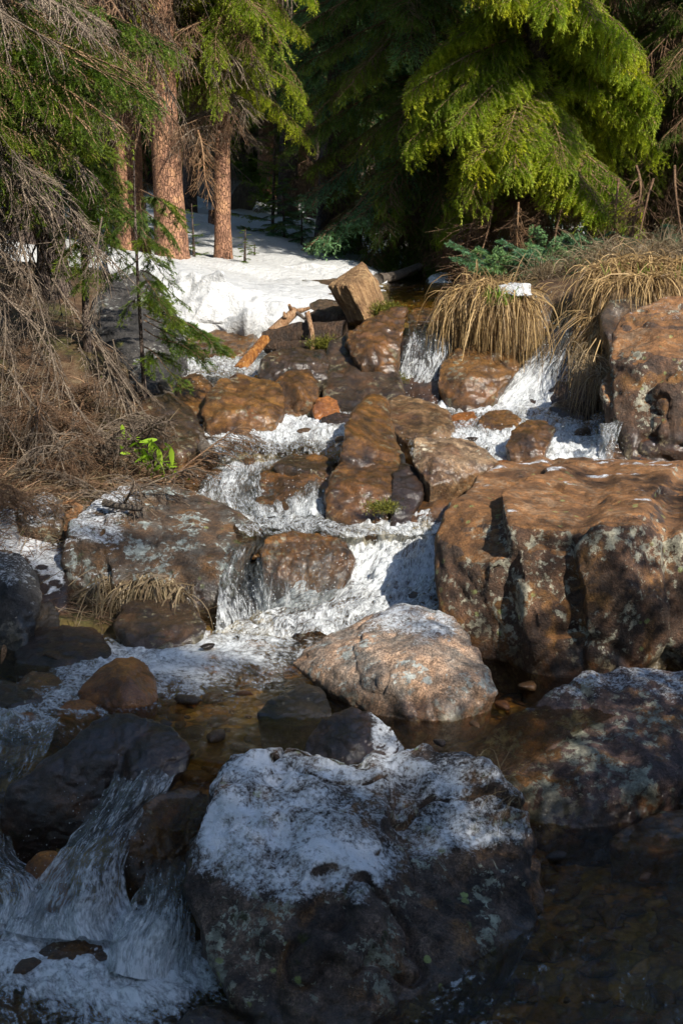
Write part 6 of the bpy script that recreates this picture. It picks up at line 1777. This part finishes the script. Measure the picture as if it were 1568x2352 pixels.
# bare shrub twigs rising out of the bank
r = np.random.default_rng(12)
for i, (u, v, Y, lab) in enumerate([(60, 1080, 6.7, 'bare grey shrub at the left edge of the twiggy bank'), (180, 1040, 7.0, 'bare spreading shrub in the middle of the left bank'), (20, 1180, 6.3, 'small bare shrub low on the left bank'), (300, 1000, 7.3, 'bare twiggy shrub above the lime-green plant'), (120, 980, 7.3, 'dense grey shrub under the hanging dead branches'), (230, 1150, 6.5, 'brown shrub just above the slab-topped boulder'), (330, 1110, 6.7, 'low brown shrub below the lime-green plant')]):
    b = P(u, v, Y); b[2] = gz1(b[0], b[1]) - .02
    sh = empty('bare_shrub', tuple(b), lab, 'shrub')
    for j in range(9):
        a = r.uniform(0, 6.28)
        add_branch(sh, DEAD[j % 5] if i % 2 else DEADB[j % 4], b + np.array([r.normal() * .05, r.normal() * .05, 0]), (math.cos(a) * .9, math.sin(a) * .9 - .2, r.uniform(.05, .9)), r.uniform(.3, .6), r.uniform(-1, 1), 'dead_branch')

# moss tufts on the dam and the rocks
def moss(label, c, n, rad, seed, mat='mosstuft', L=.03):
    r = np.random.default_rng(seed)
    c = np.array(c)
    n *= 2; L *= .45
    p = c + r.normal(size=(n, 3)) * np.array([rad, rad * .5, rad * .40])
    d = np.stack([r.normal(size=n) * .6, r.normal(size=n) * .6 - .5, np.ones(n)], 1)
    V, F, rn = blades(p, d, L * (.5 + r.random(n)), np.full(n, .005), np.full(n, .2), seed, 3)
    o = link('moss_cushion', build_mesh('moss_cushion', V - c, F, {'rnd': rn}, smooth=False), M[mat], loc=c)
    tag(o, label, 'moss')
moss('yellow-green moss cushion at the foot of the leaning log', P(885, 712, 9.2), 1500, .055, 1)
moss('moss cushion on the dam right of the upright stick', P(745, 790, 8.95), 1200, .05, 2)
moss('yellow and green mossy patch on the lower right of the domed brown rock', P(878, 1165, 6.17), 900, .035, 3, L=.018)
moss('dark moss hanging beside the left waterfall', P(900, 870, 8.6), 900, .05, 4, L=.02)

# fallen red leaf at the left edge
lf = leaf_mesh(.07, .02, 50); lf.materials.clear(); lf.materials.append(M['twigorange'])
lo = link('fallen_leaf', lf, loc=P(4, 1525, 5.02)); lo.rotation_euler = (1.1, 0, 1.2)
tag(lo, 'fallen orange leaf standing at the left edge of the stream', 'leaf')

# ---------------------------------------------------------------- spray and drops
def droplets(name, spots, seed):
    """spots: (centre, radius, count, size, direction)"""
    r = np.random.default_rng(seed)
    P0, S0, D0 = [], [], []
    for (c, rad, n, sz, dr) in spots:
        n = int(n)
        n = int(n * .4); sz *= .45; rad = tuple(x * .75 for x in rad)
        P0.append(np.array(c) + r.normal(size=(n, 3)) * np.array(rad))
        S0.append(sz * (.3 + r.random(n) ** 2.5 * 1.2))
        D0.append(np.tile(np.array(dr, float), (n, 1)) + r.normal(size=(n, 3)) * .35)
    p = np.concatenate(P0); s = np.concatenate(S0); d = np.concatenate(D0)
    d /= np.linalg.norm(d, axis=1, keepdims=True)
    a = np.cross(d, r.normal(size=d.shape)); a /= np.linalg.norm(a, axis=1, keepdims=True)
    b = np.cross(d, a)
    st = 1.0 + 1.4 * r.random(len(p))
    V = np.stack([p + d * (s * st)[:, None], p + a * s[:, None], p + b * s[:, None], p - a * s[:, None], p - b * s[:, None], p - d * (s * st)[:, None]], 1).reshape(-1, 3)
    f = np.array([[0, 1, 2], [0, 2, 3], [0, 3, 4], [0, 4, 1], [5, 2, 1], [5, 3, 2], [5, 4, 3], [5, 1, 4]])
    F = (f[None] + (np.arange(len(p)) * 6)[:, None, None]).reshape(-1, 3)
    o = link(name, build_mesh(name, V, F), M['drop']); o['kind'] = 'stuff'
dn_ = (0, -.3, -1)
droplets('water_spray', [
    (P(960, 850, 8.72), (.12, .04, .18), 900, .0035, dn_), (P(950, 925, 8.55), (.18, .08, .04), 700, .004, (0, -.3, .6)),
    (P(1270, 830, 8.70), (.16, .05, .22), 900, .0035, dn_), (P(1180, 915, 8.5), (.22, .08, .04), 800, .004, (0, -.3, .6)), (P(1330, 880, 8.6), (.06, .05, .12), 400, .0035, dn_),
    (P(1100, 1000, 7.5), (.30, .35, .03), 900, .0035, (0, -.4, .4)), (P(1320, 1010, 7.4), (.25, .3, .04), 900, .0035, (0, -.4, .4)), (P(1395, 1020, 6.9), (.05, .05, .06), 250, .003, dn_),
    (P(470, 930, 7.95), (.08, .06, .1), 400, .003, dn_), (P(550, 990, 7.75), (.2, .1, .04), 600, .003, (0, -.3, .4)), (P(680, 1000, 7.4), (.35, .25, .03), 900, .003, (0, -.4, .4)), (P(590, 840, 9.0), (.12, .08, .05), 400, .003, (0, -.3, .4)),
    (P(510, 1120, 6.65), (.12, .08, .08), 600, .003, dn_), (P(680, 1130, 6.55), (.15, .08, .08), 700, .003, dn_), (P(640, 1190, 6.35), (.2, .1, .03), 500, .003, (0, -.3, .5)),
    (P(960, 1240, 6.0), (.12, .12, .05), 900, .0032, (-.5, -.4, .3)), (P(830, 1290, 5.85), (.18, .12, .05), 1000, .003, (-.5, -.4, .2)), (P(700, 1380, 5.65), (.2, .1, .05), 800, .003, (-.5, -.4, .2)), (P(560, 1400, 5.6), (.07, .06, .12), 600, .003, dn_), (P(530, 1460, 5.4), (.18, .1, .03), 500, .003, (-.3, -.4, .5)),
    (P(720, 1290, 5.85), (.12, .05, .08), 350, .0025, dn_), (P(920, 1205, 6.2), (.15, .1, .04), 300, .003, (-.5, -.4, .3)),
    (P(250, 1900, 3.85), (.08, .06, .10), 500, .0022, (-.4, -.3, -1)), (P(180, 2020, 3.72), (.12, .08, .08), 700, .0022, (-.4, -.3, -1)), (P(150, 2130, 3.6), (.18, .08, .03), 700, .0022, (-.2, -.3, .5)), (P(380, 2100, 3.55), (.07, .06, .1), 500, .002, (-.4, -.3, -1)), (P(350, 2230, 3.42), (.1, .06, .02), 400, .002, (-.2, -.3, .5)),
    (P(30, 2000, 3.82), (.12, .08, .08), 400, .002, (-.4, -.3, -1)), (P(30, 1680, 4.4), (.12, .1, .03), 300, .002, (-.4, -.3, .2)),
    (P(1350, 2215, 3.4), (.3, .06, .01), 120, .002, (0, -.3, .5)),
    (P(140, 1300, 5.7), (.012, .01, .08), 120, .0025, dn_),
], 5)
